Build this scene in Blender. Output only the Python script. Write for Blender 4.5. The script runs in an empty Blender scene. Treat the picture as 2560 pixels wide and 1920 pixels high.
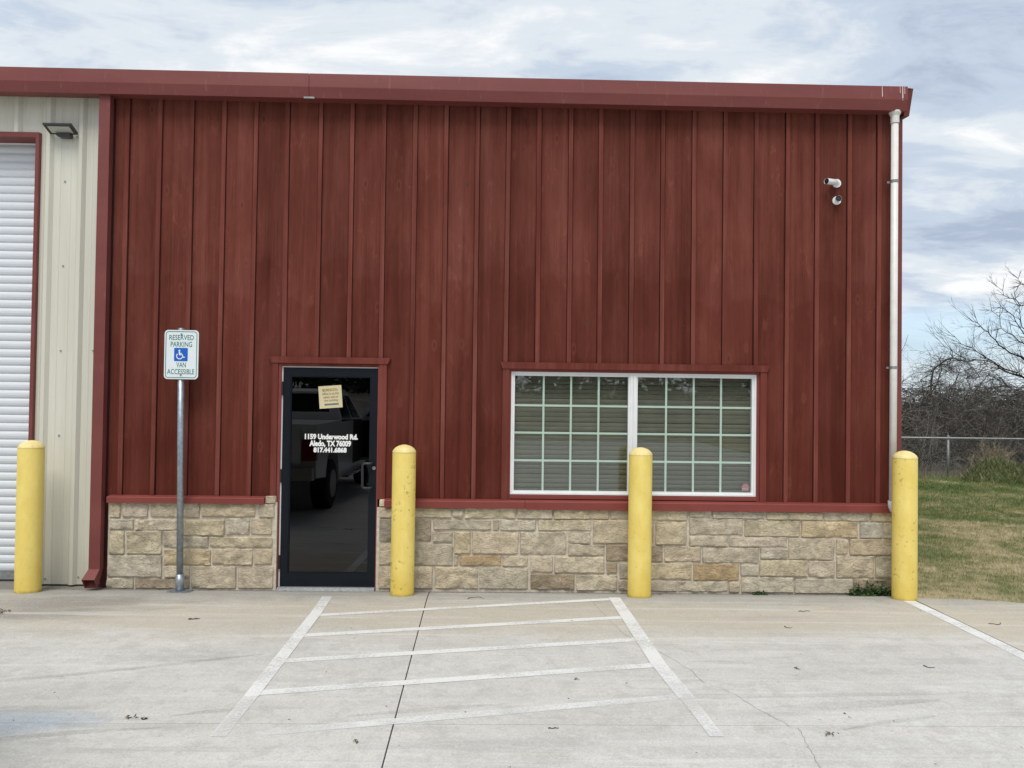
import bpy, math, random
import numpy as np
from mathutils import Vector, Matrix, noise

sc = bpy.context.scene
R = math.radians
random.seed(7)
rng = np.random.default_rng(7)

# ------------------------------------------------------------------ camera
cam_d = bpy.data.cameras.new('camera')
cam = bpy.data.objects.new('camera', cam_d)
sc.collection.objects.link(cam)
cam_d.sensor_fit = 'HORIZONTAL'
cam_d.sensor_width = 36.0
cam_d.lens = 1924 / 2560 * 36.0
cam_d.clip_start = 0.05
cam_d.clip_end = 2000
_y, _p, _r = 0.0218, 0.0184, 0.0130
fwd = Vector((math.sin(_y) * math.cos(_p), math.cos(_y) * math.cos(_p), math.sin(_p)))
r0 = Vector((math.cos(_y), -math.sin(_y), 0)); u0 = r0.cross(fwd)
rt = math.cos(_r) * r0 + math.sin(_r) * u0; up = rt.cross(fwd)
M = Matrix((rt, up, -fwd)).transposed().to_4x4()
M.translation = Vector((0, -7.4718, 1.8684))
cam.matrix_world = M
sc.camera = cam

# ------------------------------------------------------------------ sky, sun, exposure
SUN_DIR = Vector((-0.12, -0.58, 1.0)).normalized()      # towards the sun behind the cloud
SUN_EL = math.asin(SUN_DIR.z); SUN_AZ = math.atan2(SUN_DIR.x, SUN_DIR.y)
world = bpy.data.worlds.new('World'); sc.world = world; world.use_nodes = True
wt = world.node_tree; wt.nodes.clear()
def wn(t, **k):
    n = wt.nodes.new(t)
    for a, b in k.items(): setattr(n, a, b)
    return n
def wmath(op, a, b=None, clamp=False):
    n = wn('ShaderNodeMath', operation=op, use_clamp=clamp)
    for i, v in enumerate((a, b)):
        if v is None: continue
        if isinstance(v, (int, float)): n.inputs[i].default_value = v
        else: wt.links.new(v, n.inputs[i])
    return n.outputs[0]
def wramp(f, stops):
    n = wn('ShaderNodeValToRGB'); n.color_ramp.interpolation = 'EASE'
    e = n.color_ramp.elements
    while len(e) < len(stops): e.new(0.5)
    for i, (p, c) in enumerate(stops): e[i].position = p; e[i].color = (*c, 1)
    wt.links.new(f, n.inputs[0]); return n.outputs[0]
def wmix(f, a, b):
    n = wn('ShaderNodeMix', data_type='RGBA')
    for s, v in ((0, f), (6, a), (7, b)):
        if hasattr(v, 'links'): wt.links.new(v, n.inputs[s])
        else: n.inputs[s].default_value = v if s == 0 else (*v, 1)
    return n.outputs[2]
sky = wn('ShaderNodeTexSky', sky_type='NISHITA', sun_disc=False, sun_elevation=SUN_EL, sun_rotation=SUN_AZ)
tc = wn('ShaderNodeTexCoord')
sep = wn('ShaderNodeSeparateXYZ'); wt.links.new(tc.outputs['Generated'], sep.inputs[0])
zc = wmath('MAXIMUM', sep.outputs[2], 0.0)
den = wmath('ADD', zc, 0.16)
cu = wmath('DIVIDE', sep.outputs[0], den); cv = wmath('DIVIDE', sep.outputs[1], den)
cmb = wn('ShaderNodeCombineXYZ'); wt.links.new(cu, cmb.inputs[0]); wt.links.new(cv, cmb.inputs[1])
def wnoise(scale, detail, rough, loc, dist=0.0, sx=1.0):
    mp = wn('ShaderNodeMapping'); mp.inputs['Location'].default_value = loc; mp.inputs['Scale'].default_value = (sx, 1, 1)
    wt.links.new(cmb.outputs[0], mp.inputs[0])
    n = wn('ShaderNodeTexNoise'); wt.links.new(mp.outputs[0], n.inputs['Vector'])
    n.inputs['Scale'].default_value = scale; n.inputs['Detail'].default_value = detail
    n.inputs['Roughness'].default_value = rough; n.inputs['Distortion'].default_value = dist
    return n.outputs[0]
big = wnoise(1.25, 4, 0.55, (3.1, 8.4, 0), 0.3, 0.7)
fine = wnoise(4.6, 9, 0.62, (1.7, 2.2, 4), 0.4, 0.6)
tone = wmath('ADD', wmath('MULTIPLY', big, 0.55), wmath('MULTIPLY', fine, 0.45))
cloud = wramp(tone, [(0.39, (2.5, 2.95, 3.75)), (0.475, (3.3, 3.8, 4.5)), (0.545, (4.3, 4.65, 5.0)), (0.63, (5.6, 5.65, 5.7))])
cover = wramp(wnoise(0.9, 7, 0.6, (9.3, 1.1, 2), 0.3, 0.5), [(0.29, (0, 0, 0)), (0.40, (1, 1, 1))])
clear = wmix(0.6, sky.outputs[0], (3.5, 4.7, 5.7))
low = wramp(zc, [(0.03, (0.5, 0.5, 0.5)), (0.09, (0.25, 0.25, 0.25)), (0.125, (1, 1, 1))])
cov2 = wmath('MULTIPLY', cover, low)
skyc = wmix(cov2, clear, cloud)
hz = wramp(zc, [(0.0, (1, 1, 1)), (0.06, (0, 0, 0))])
skyc = wmix(wmath('MULTIPLY', hz, 0.6), skyc, (5.6, 5.9, 6.1))
bg = wn('ShaderNodeBackground'); wt.links.new(skyc, bg.inputs[0]); bg.inputs[1].default_value = 0.1
wo = wn('ShaderNodeOutputWorld'); wt.links.new(bg.outputs[0], wo.inputs[0])

sun_d = bpy.data.lights.new('sun', 'SUN'); sun_d.energy = 1.5; sun_d.angle = R(30); sun_d.color = (1.0, 0.96, 0.9)
sun = bpy.data.objects.new('sun', sun_d); sc.collection.objects.link(sun)
sun.rotation_euler = (-SUN_DIR).to_track_quat('-Z', 'Y').to_euler()
sun.location = (-6, -9, 14)

sc.view_settings.view_transform = 'Standard'
sc.view_settings.look = 'None'
sc.view_settings.exposure = 0.82
sc.view_settings.gamma = 1.0
sc.view_settings.use_curve_mapping = False

# ------------------------------------------------------------------ node helpers
class NT:
    def __init__(s, name, rough=0.7, metal=0.0, spec=0.5):
        s.m = bpy.data.materials.new(name); s.m.use_nodes = True; s.t = s.m.node_tree
        s.b = s.t.nodes['Principled BSDF']; s.out = s.t.nodes['Material Output']
        s.b.inputs['Roughness'].default_value = rough; s.b.inputs['Metallic'].default_value = metal
        s.b.inputs['Specular IOR Level'].default_value = spec
        s._tc = None
    def n(s, t, **k):
        x = s.t.nodes.new(t)
        for a, b in k.items(): setattr(x, a, b)
        return x
    def l(s, a, b): s.t.links.new(a, b)
    def put(s, sock, v):
        if hasattr(v, 'links'): s.l(v, sock)
        elif isinstance(v, (tuple, list)) and len(v) == 3 and sock.type == 'RGBA': sock.default_value = (*v, 1)
        else: sock.default_value = v
    @property
    def co(s):
        if s._tc is None: s._tc = s.n('ShaderNodeTexCoord').outputs['Object']
        return s._tc
    def rnd(s): return s.n('ShaderNodeObjectInfo').outputs['Random']
    def ocol(s): return s.n('ShaderNodeObjectInfo').outputs['Color']
    def vec(s, scale=(1, 1, 1), loc=(0, 0, 0), rnd=False, rot=(0, 0, 0)):
        v = s.co
        if rnd:
            a = s.n('ShaderNodeVectorMath', operation='SCALE'); a.inputs[0].default_value = (37.1, 19.7, 53.3)
            s.l(s.rnd(), a.inputs['Scale'])
            b = s.n('ShaderNodeVectorMath', operation='ADD'); s.l(v, b.inputs[0]); s.l(a.outputs[0], b.inputs[1]); v = b.outputs[0]
        mp = s.n('ShaderNodeMapping'); s.l(v, mp.inputs[0]); mp.inputs['Scale'].default_value = scale
        mp.inputs['Location'].default_value = loc; mp.inputs['Rotation'].default_value = rot
        return mp.outputs[0]
    def noise(s, v, scale, detail=4, rough=0.55, dist=0.0):
        x = s.n('ShaderNodeTexNoise'); s.l(v, x.inputs['Vector'])
        x.inputs['Scale'].default_value = scale; x.inputs['Detail'].default_value = detail
        x.inputs['Roughness'].default_value = rough; x.inputs['Distortion'].default_value = dist
        return x.outputs[0]
    def voro(s, v, scale, feature='F1', rand=1.0):
        x = s.n('ShaderNodeTexVoronoi', feature=feature); s.l(v, x.inputs['Vector'])
        x.inputs['Scale'].default_value = scale; x.inputs['Randomness'].default_value = rand
        return x.outputs['Distance']
    def ramp(s, f, *stops):
        x = s.n('ShaderNodeValToRGB'); e = x.color_ramp.elements
        while len(e) < len(stops): e.new(0.5)
        for i, (p, c) in enumerate(stops):
            if isinstance(c, (int, float)): c = (c, c, c)
            e[i].position = p; e[i].color = (*c, 1)
        s.l(f, x.inputs[0]); return x.outputs[0]
    def mix(s, f, a, b, mode='MIX'):
        x = s.n('ShaderNodeMix', data_type='RGBA', blend_type=mode)
        s.put(x.inputs[0], f); s.put(x.inputs[6], a); s.put(x.inputs[7], b); return x.outputs[2]
    def math(s, op, a, b=None, clamp=False):
        x = s.n('ShaderNodeMath', operation=op, use_clamp=clamp); s.put(x.inputs[0], a)
        if b is not None: s.put(x.inputs[1], b)
        return x.outputs[0]
    def xyz(s):
        x = s.n('ShaderNodeSeparateXYZ'); s.l(s.co, x.inputs[0]); return x.outputs
    def col(s, v): s.put(s.b.inputs['Base Color'], v); return s
    def bump(s, h, strength=0.3, dist=0.01):
        x = s.n('ShaderNodeBump'); x.inputs['Strength'].default_value = strength; x.inputs['Distance'].default_value = dist
        s.l(h, x.inputs['Height']); s.l(x.outputs[0], s.b.inputs['Normal']); return s
    def rough(s, v): s.put(s.b.inputs['Roughness'], v); return s

def plain(name, c, rough=0.6, metal=0.0, var=0.12, scale=6.0, spec=0.5):
    k = NT(name, rough, metal, spec)
    n = k.noise(k.vec(), scale, 6, 0.6)
    k.col(k.mix(k.ramp(n, (0.3, 0.0), (0.7, 1.0)), tuple(x * (1 - var) for x in c), tuple(min(1, x * (1 + var)) for x in c)))
    return k.m

MAT = {}
def wood(name, dark, mid, light, lap=True):
    k = NT(name, 0.85, spec=0.12)
    grain = k.noise(k.vec((55, 55, 1.1), rnd=True), 1.0, 7, 0.6, 0.25)
    streak = k.noise(k.vec((7.5, 7.5, 0.22), rnd=True), 1.0, 4, 0.55, 0.5)
    blot = k.noise(k.vec((2.6, 2.6, 0.9), rnd=True), 1.0, 5, 0.65, 0.4)
    flow = k.noise(k.vec((22, 22, 0.6), rnd=True), 1.0, 6, 0.65, 1.2)
    f = k.math('ADD', k.math('MULTIPLY', grain, 0.10), k.math('ADD', k.math('MULTIPLY', streak, 0.34), k.math('ADD', k.math('MULTIPLY', blot, 0.36), k.math('MULTIPLY', flow, 0.20))))
    c = k.ramp(f, (0.40, dark), (0.5, mid), (0.605, light))
    # brush lap marks of the stain: level edges at a height that differs board by board
    if lap:
        z = k.xyz()[2]
        edge = k.math('ADD', z, k.math('MULTIPLY', k.noise(k.vec((3.0, 3.0, 0.5)), 1.0, 3), 0.55))
        edge = k.math('ADD', edge, k.math('MULTIPLY', k.rnd(), 0.42))
        lap_f = k.ramp(k.math('DIVIDE', edge, 6.0), (0.575, 1.0), (0.583, 0.0))
        c = k.mix(k.math('MULTIPLY', lap_f, 0.55), c, k.mix(1.0, c, (0.82, 0.68, 0.63), 'MULTIPLY'))
        lap2 = k.ramp(k.math('DIVIDE', k.math('ADD', edge, k.math('MULTIPLY', flow, 0.25)), 6.0), (0.345, 1.0), (0.375, 0.0))
        c = k.mix(k.math('MULTIPLY', lap2, 0.7), c, k.mix(1.0, c, (0.86, 0.76, 0.72), 'MULTIPLY'))
        lap3 = k.ramp(k.math('DIVIDE', k.math('ADD', edge, k.math('MULTIPLY', flow, 0.9)), 6.0), (0.70, 0.0), (0.712, 1.0), (0.78, 0.6), (0.79, 0.0))
        c = k.mix(k.math('MULTIPLY', lap3, 0.6), c, k.mix(1.0, c, (1.16, 1.16, 1.16), 'MULTIPLY'))
        smear = k.noise(k.vec((16, 16, 5.0), rnd=True), 1.0, 7, 0.72, 0.8); where = k.noise(k.vec((3.5, 3.5, 1.4), rnd=True), 1.0, 3)
        c = k.mix(k.math('MULTIPLY', k.math('MULTIPLY', k.ramp(smear, (0.56, 0.0), (0.64, 1.0)), k.ramp(where, (0.47, 0.0), (0.60, 1.0))), 0.55), c, k.mix(1.0, c, (1.5, 1.7, 1.75), 'MULTIPLY'))
        c = k.mix(k.math('MULTIPLY', k.math('MULTIPLY', k.ramp(smear, (0.36, 1.0), (0.44, 0.0)), k.ramp(where, (0.36, 1.0), (0.5, 0.0))), 0.5), c, k.mix(1.0, c, (0.66, 0.58, 0.55), 'MULTIPLY'))
        check = k.noise(k.vec((70, 70, 1.6), rnd=True), 1.0, 4, 0.6, 0.6)
        c = k.mix(k.math('MULTIPLY', k.ramp(check, (0.30, 1.0), (0.36, 0.0)), 0.5), c, dark)
        kn = k.voro(k.vec((4.6, 4.6, 2.0), rnd=True), 1.0)
        knot = k.ramp(kn, (0.0, 1.0), (0.035, 0.85), (0.06, 0.0))
        ring = k.ramp(kn, (0.05, 0.0), (0.085, 1.0), (0.15, 0.0))
        c = k.mix(k.math('MULTIPLY', ring, 0.5), c, light)
        c = k.mix(k.math('MULTIPLY', knot, 0.65), c, dark)
    tint = k.math('ADD', 0.86, k.math('MULTIPLY', k.rnd(), 0.28))
    t3 = k.n('ShaderNodeVectorMath', operation='SCALE'); k.l(c, t3.inputs[0]); k.l(tint, t3.inputs['Scale'])
    k.col(t3.outputs[0]); k.bump(k.math('ADD', grain, k.math('MULTIPLY', streak, 0.6)), 0.35, 0.004)
    return k.m
MAT['board'] = wood('stained_board', (0.086, 0.0220, 0.0140), (0.128, 0.0355, 0.0245), (0.168, 0.053, 0.039))
MAT['batten'] = wood('stained_batten', (0.105, 0.027, 0.019), (0.156, 0.044, 0.032), (0.212, 0.072, 0.054), lap=False)
MAT['casing'] = wood('stained_casing', (0.108, 0.027, 0.019), (0.145, 0.038, 0.028), (0.188, 0.056, 0.042), lap=False)

k = NT('red_painted_metal', 0.5, spec=0.3); n = k.noise(k.vec((0.7, 2, 2)), 1.5, 5, 0.6)
c = k.mix(k.ramp(n, (0.35, 0.0), (0.7, 1.0)), (0.165, 0.044, 0.040), (0.200, 0.058, 0.052))
c = k.mix(k.math('MULTIPLY', k.ramp(k.noise(k.vec((30, 30, 4)), 1, 4), (0.62, 0.0), (0.75, 1.0)), 0.12), c, (0.5, 0.36, 0.33))
MAT['red'] = k.col(c).m
k = NT('red_ledge_metal', 0.5, spec=0.3); n = k.noise(k.vec((1.5, 3, 3)), 1.5, 5, 0.6)
MAT['ledge'] = k.col(k.mix(k.ramp(n, (0.35, 0.0), (0.7, 1.0)), (0.195, 0.043, 0.035), (0.235, 0.056, 0.046))).m

k = NT('rough_stone', 0.92, spec=0.2)
n1 = k.noise(k.vec((1, 1, 1), rnd=True), 8, 6, 0.65, 0.5)
n2 = k.noise(k.vec((1, 1, 1.8), rnd=True), 40, 6, 0.72, 0.4)
n3 = k.noise(k.vec((1, 1, 1.5), rnd=True), 15, 7, 0.72, 0.5)
cr = k.n('ShaderNodeTexNoise'); k.l(k.vec((1, 1, 1.7), rnd=True), cr.inputs['Vector']); cr.inputs['Scale'].default_value = 9.0; cr.inputs['Detail'].default_value = 6; cr.inputs['Distortion'].default_value = 0.4
crk = k.math('ABSOLUTE', k.math('SUBTRACT', cr.outputs[0], 0.5))
c = k.mix(k.ramp(n1, (0.36, 0.0), (0.64, 1.0)), k.mix(1.0, k.ocol(), (0.76, 0.74, 0.72), 'MULTIPLY'), k.mix(1.0, k.ocol(), (1.20, 1.18, 1.14), 'MULTIPLY'))
c = k.mix(k.math('MULTIPLY', k.ramp(n2, (0.38, 1.0), (0.47, 0.0)), 0.36), c, (0.15, 0.125, 0.09))
c = k.mix(k.math('MULTIPLY', k.ramp(n3, (0.56, 0.0), (0.68, 1.0)), 0.45), c, (0.60, 0.54, 0.42))
c = k.mix(k.math('MULTIPLY', k.ramp(crk, (0.0, 1.0), (0.014, 0.0)), k.math('MULTIPLY', k.ramp(n1, (0.53, 0.0), (0.62, 1.0)), 0.5)), c, (0.12, 0.10, 0.075))
hgt = k.math('ADD', k.math('MULTIPLY', n2, 0.55), k.math('ADD', n3, k.math('MULTIPLY', k.ramp(crk, (0.0, 0.0), (0.03, 1.0)), 0.25)))
k.col(c).bump(hgt, 0.95, 0.016)
MAT['stone'] = k.m
MAT['mortar'] = plain('mortar', (0.55, 0.49, 0.405), 0.95, var=0.2, scale=22)

k = NT('concrete', 0.85, spec=0.3)
v = k.vec()
a = k.noise(k.vec((0.45, 1.6, 1)), 1.0, 6, 0.62, 0.6)
b = k.noise(v, 5.5, 8, 0.68, 0.3)
s = k.noise(v, 160, 3, 0.6)
c = k.mix(k.ramp(a, (0.33, 0.0), (0.66, 1.0)), (0.485, 0.474, 0.440), (0.590, 0.578, 0.540))
c = k.mix(k.math('MULTIPLY', k.ramp(b, (0.38, 1.0), (0.52, 0.0)), 0.42), c, (0.39, 0.375, 0.345))
b2 = k.noise(k.vec((1, 1, 1), loc=(5, 2, 0)), 19, 7, 0.7, 0.5)
c = k.mix(k.math('MULTIPLY', k.ramp(b2, (0.54, 0.0), (0.66, 1.0)), 0.4), c, (0.66, 0.655, 0.63))
c = k.mix(k.math('MULTIPLY', k.ramp(b2, (0.34, 1.0), (0.45, 0.0)), 0.35), c, (0.36, 0.345, 0.315))
X, Y, Z = k.xyz()
wob = k.noise(k.vec((0.8, 2.4, 1)), 1.3, 6, 0.65, 0.8)
yw = k.math('ADD', Y, k.math('MULTIPLY', k.math('SUBTRACT', wob, 0.5), 1.5))
tan = k.ramp(k.math('ADD', k.math('DIVIDE', yw, 4.0), 1.0), (0.56, 0.0), (0.70, 0.8), (0.84, 0.9), (0.90, 0.3))
c = k.mix(k.math('MULTIPLY', tan, 0.74), c, (0.470, 0.412, 0.305))
apr = k.math('MULTIPLY', k.ramp(k.math('ADD', X, k.math('SUBTRACT', 1.0, 3.95)), (0.99, 0.0), (1.0, 1.0)), k.ramp(k.math('ADD', k.math('DIVIDE', yw, 8.0), 1.0), (0.70, 0.0), (0.84, 1.0)))
c = k.mix(k.math('MULTIPLY', apr, 0.7), c, (0.475, 0.42, 0.32))
yw2 = k.math('ADD', Y, k.math('MULTIPLY', k.math('SUBTRACT', b, 0.5), 0.9))
damp_shade = k.ramp(k.math('ADD', yw2, 1.0), (0.25, 0.0), (0.55, 0.60), (0.78, 1.0))  # damp stain near the wall, deepened with contact shade put into the colour
c = k.mix(k.math('MULTIPLY', damp_shade, 0.78), c, (0.270, 0.258, 0.232))
dx = k.math('MULTIPLY', k.math('ADD', X, 3.7), 0.55); dy = k.math('MULTIPLY', k.math('ADD', Y, 0.75), 1.5)
rr = k.math('SQRT', k.math('ADD', k.math('MULTIPLY', dx, dx), k.math('MULTIPLY', dy, dy)))
spl = k.ramp(k.math('ADD', rr, k.math('MULTIPLY', k.math('SUBTRACT', wob, 0.5), 1.6)), (0.25, 1.0), (0.75, 0.0))
c = k.mix(k.math('MULTIPLY', spl, 0.75), c, (0.22, 0.205, 0.18))
# tyre scuffs: long faint streaks across the bays
st = k.noise(k.vec((0.35, 7.0, 1), rot=(0, 0, R(-8))), 1.0, 6, 0.65, 0.7)
patch = k.noise(k.vec((0.5, 0.8, 1)), 1.2, 3)
c = k.mix(k.math('MULTIPLY', k.math('MULTIPLY', k.ramp(st, (0.53, 0.0), (0.64, 1.0)), k.ramp(patch, (0.42, 0.0), (0.60, 1.0))), 0.55), c, (0.345, 0.335, 0.315))
st2 = k.noise(k.vec((0.35, 6.0, 1), loc=(3, 9, 0), rot=(0, 0, R(-6))), 1.0, 6, 0.65, 0.9)
c = k.mix(k.math('MULTIPLY', k.ramp(st2, (0.54, 0.0), (0.66, 1.0)), 0.45), c, (0.66, 0.65, 0.62))
s2 = k.noise(v, 70, 5, 0.7)
c = k.mix(k.math('MULTIPLY', k.ramp(s2, (0.36, 1.0), (0.47, 0.0)), 0.30), c, (0.32, 0.31, 0.285))
c = k.mix(k.math('MULTIPLY', k.ramp(s2, (0.54, 0.0), (0.64, 1.0)), 0.30), c, (0.72, 0.71, 0.68))
foot = k.ramp(k.math('ADD', k.math('ADD', Y, k.math('MULTIPLY', k.math('SUBTRACT', b2, 0.5), 0.14)), 1.0), (0.865, 0.0), (0.935, 1.0))  # dirt line along the wall, with contact shade painted in
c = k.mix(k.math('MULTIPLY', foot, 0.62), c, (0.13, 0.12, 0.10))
c = k.mix(k.math('MULTIPLY', k.ramp(s, (0.32, 1.0), (0.46, 0.0)), 0.35), c, (0.25, 0.24, 0.22))
sp = k.voro(v, 9.0)
c = k.mix(k.math('MULTIPLY', k.ramp(sp, (0.02, 1.0), (0.045, 0.0)), 0.35), c, (0.2, 0.18, 0.15))
k.col(c).bump(k.math('ADD', s, k.math('MULTIPLY', b, 0.6)), 0.22, 0.004)
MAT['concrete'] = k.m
MAT['joint'] = plain('joint_filler', (0.17, 0.155, 0.13), 0.95, var=0.3, scale=20)

def worn_paint(name, c, amp, lo=0.30, hi=0.62, fade=None):
    k = NT(name, 0.7)
    k.col(k.mix(k.noise(k.vec(), 40, 4), tuple(x * 0.90 for x in c), c))
    w = k.noise(k.vec((1, 1, 1)), 60, 8, 0.75, 0.2); w2 = k.noise(k.vec((0.6, 0.9, 1)), 3.0, 5, 0.6)
    f = k.ramp(k.math('ADD', k.math('MULTIPLY', w, 0.5), k.math('MULTIPLY', w2, 0.5)), (lo, 0.15 * amp), (hi, amp))
    if fade:
        X, Y, Z = k.xyz(); dx = k.math('MULTIPLY', k.math('SUBTRACT', X, fade[0]), 1 / fade[2]); dy = k.math('MULTIPLY', k.math('SUBTRACT', Y, fade[1]), 1 / fade[3])
        d = k.math('ADD', k.math('SQRT', k.math('ADD', k.math('MULTIPLY', dx, dx), k.math('MULTIPLY', dy, dy))), k.math('MULTIPLY', k.math('SUBTRACT', w2, 0.5), 1.8))
        f = k.math('MULTIPLY', f, k.ramp(d, (0.25, 1.0), (0.85, 0.0)))
    tr = k.n('ShaderNodeBsdfTransparent'); mx = k.n('ShaderNodeMixShader')
    k.l(f, mx.inputs[0]); k.l(tr.outputs[0], mx.inputs[1]); k.l(k.b.outputs[0], mx.inputs[2]); k.l(mx.outputs[0], k.out.inputs[0])
    return k.m
MAT['paint'] = worn_paint('white_line_paint', (0.78, 0.78, 0.755), 0.95, 0.28, 0.52)
MAT['paint_faded'] = worn_paint('faded_white_line_paint', (0.82, 0.82, 0.80), 0.92, 0.30, 0.56)
MAT['paint_ghost'] = worn_paint('ghost_white_line_paint', (0.82, 0.82, 0.80), 0.85, 0.33, 0.60)
MAT['scuff'] = worn_paint('tyre_rubber_scuff', (0.22, 0.22, 0.215), 0.26, 0.44, 0.68)
MAT['paint_blue'] = worn_paint('worn_blue_paint', (0.44, 0.62, 0.82), 0.36, 0.34, 0.62, (-2.62, -3.12, 0.75, 0.26))

def yellow(name):
    k = NT(name, 0.5)
    n = k.noise(k.vec((1, 1, 0.5), rnd=True), 9, 6, 0.65); sp = k.noise(k.vec(rnd=True), 24, 5, 0.62)
    big = k.noise(k.vec((1, 1, 0.6), rnd=True), 5, 3)
    c = k.mix(k.ramp(n, (0.3, 0.0), (0.72, 1.0)), (0.690, 0.520, 0.110), (0.790, 0.630, 0.185))
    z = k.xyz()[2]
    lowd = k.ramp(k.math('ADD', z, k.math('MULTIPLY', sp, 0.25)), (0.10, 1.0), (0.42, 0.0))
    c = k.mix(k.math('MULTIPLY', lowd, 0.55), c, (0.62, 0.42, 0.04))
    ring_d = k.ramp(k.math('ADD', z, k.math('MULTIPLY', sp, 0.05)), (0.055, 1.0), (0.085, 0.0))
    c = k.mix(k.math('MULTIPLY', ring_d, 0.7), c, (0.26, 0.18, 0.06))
    chips = k.math('MULTIPLY', k.ramp(sp, (0.60, 0.0), (0.63, 1.0)), k.ramp(big, (0.46, 0.0), (0.54, 1.0)))
    k.col(k.mix(k.math('MULTIPLY', k.math('MULTIPLY', chips, 0.9), k.ocol()), c, (0.36, 0.27, 0.04))).bump(n, 0.15, 0.004)
    return k.m
MAT['yellow'] = yellow('yellow_paint')
k = NT('yellow_cap_paint', 0.6); n = k.noise(k.vec(rnd=True), 22, 5, 0.65)
MAT['yellow_cap'] = k.col(k.mix(k.ramp(n, (0.35, 0.0), (0.7, 1.0)), (0.72, 0.57, 0.21), (0.83, 0.70, 0.34))).m

k = NT('beige_metal_sheet', 0.45); n = k.noise(k.vec((10, 10, 0.5)), 1.0, 5, 0.6); n2 = k.noise(k.vec((1, 1, 1)), 2.0, 4)
c = k.mix(k.ramp(n, (0.35, 0.0), (0.68, 1.0)), (0.600, 0.588, 0.500), (0.665, 0.652, 0.560))
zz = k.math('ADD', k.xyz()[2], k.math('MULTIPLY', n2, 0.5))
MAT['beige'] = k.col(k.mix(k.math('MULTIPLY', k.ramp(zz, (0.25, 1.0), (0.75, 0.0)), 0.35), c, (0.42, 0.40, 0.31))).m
k = NT('white_door_slat', 0.42); n = k.noise(k.vec((2, 2, 8)), 2.0, 4)
MAT['slat'] = k.col(k.mix(n, (0.62, 0.66, 0.70), (0.74, 0.77, 0.80))).m
MAT['galv'] = plain('galvanised_steel', (0.34, 0.38, 0.42), 0.42, 0.75, 0.25, 26)
MAT['wire'] = plain('galvanised_wire', (0.46, 0.47, 0.47), 0.6, 0.2, 0.2, 30)
MAT['galv_dull'] = plain('dull_galvanised_steel', (0.30, 0.31, 0.31), 0.55, 0.5, 0.25, 30)
MAT['pvc'] = plain('white_plastic_pipe', (0.72, 0.70, 0.66), 0.38, var=0.07, scale=12)
MAT['vinyl'] = plain('white_vinyl', (0.78, 0.79, 0.79), 0.35, var=0.05)
MAT['muntin'] = plain('white_grille_bar', (0.66, 0.76, 0.70), 0.45, var=0.04)
MAT['blind'] = plain('cream_blind_slat', (0.40, 0.39, 0.375), 0.6, var=0.06)
MAT['black_metal'] = plain('black_anodised_metal', (0.006, 0.009, 0.014), 0.42, 0.0, 0.2, spec=0.22)
MAT['black'] = plain('black_plastic', (0.02, 0.02, 0.022), 0.45)
MAT['bronze'] = plain('dark_bronze_housing', (0.035, 0.038, 0.036), 0.45)
MAT['lens'] = plain('frosted_lens', (0.46, 0.47, 0.42), 0.3)
MAT['chrome'] = plain('white_camera_body', (0.80, 0.80, 0.80), 0.22, 0.0, 0.04)
MAT['dark_glass'] = plain('dark_lens_glass', (0.012, 0.013, 0.014), 0.08)
MAT['sheath'] = plain('dark_red_sheathing', (0.075, 0.02, 0.017), 0.85)
MAT['interior'] = plain('dark_interior', (0.045, 0.043, 0.04), 0.9)
MAT['white_letter'] = plain('white_vinyl_lettering', (0.82, 0.83, 0.80), 0.5, var=0.03)
MAT['sign_white'] = plain('white_sign_sheet', (0.74, 0.80, 0.82), 0.35, var=0.03)
MAT['sign_green'] = plain('green_sign_print', (0.045, 0.19, 0.15), 0.45, var=0.05)
MAT['sign_blue'] = plain('blue_sign_print', (0.004, 0.11, 0.52), 0.4, var=0.05)
MAT['paper'] = plain('yellowed_paper', (0.62, 0.54, 0.33), 0.8, var=0.06)
MAT['ink'] = plain('brown_ink', (0.20, 0.15, 0.05), 0.8)
MAT['ink_bold'] = plain('olive_ink', (0.23, 0.18, 0.015), 0.8)
MAT['arrow'] = plain('grey_blue_ink', (0.13, 0.16, 0.17), 0.8)
MAT['sticker'] = plain('faded_red_sticker', (0.36, 0.20, 0.21), 0.6)
MAT['sticker_w'] = plain('faded_white_sticker', (0.46, 0.38, 0.38), 0.6)
MAT['rust'] = plain('white_bird_streak', (0.62, 0.52, 0.50), 0.8)

def glass(name, tint, refl):
    k = NT(name)
    tr = k.n('ShaderNodeBsdfTransparent'); tr.inputs[0].default_value = (*tint, 1)
    gl = k.n('ShaderNodeBsdfGlossy'); gl.inputs['Roughness'].default_value = 0.004; gl.inputs['Color'].default_value = (0.95, 0.97, 1, 1)
    lw = k.n('ShaderNodeLayerWeight'); lw.inputs[0].default_value = 0.5
    wob = k.n('ShaderNodeBump'); wob.inputs['Strength'].default_value = 0.03; wob.inputs['Distance'].default_value = 0.01
    k.l(k.noise(k.vec(), 2.2, 1), wob.inputs['Height']); k.l(wob.outputs[0], gl.inputs['Normal'])
    f = k.math('ADD', refl, k.math('MULTIPLY', k.math('POWER', lw.outputs['Facing'], 5.0), 0.9))
    mx = k.n('ShaderNodeMixShader'); k.l(f, mx.inputs[0]); k.l(tr.outputs[0], mx.inputs[1]); k.l(gl.outputs[0], mx.inputs[2])
    k.l(mx.outputs[0], k.out.inputs[0]); return k.m
MAT['glass'] = glass('window_glass', (0.93, 0.96, 0.94), 0.048)
MAT['glass_inner'] = glass('tinted_inner_glass', (0.80, 0.79, 0.75), 0.025)
MAT['glass_door'] = glass('dark_door_glass', (0.10, 0.10, 0.10), 0.052)

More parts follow.
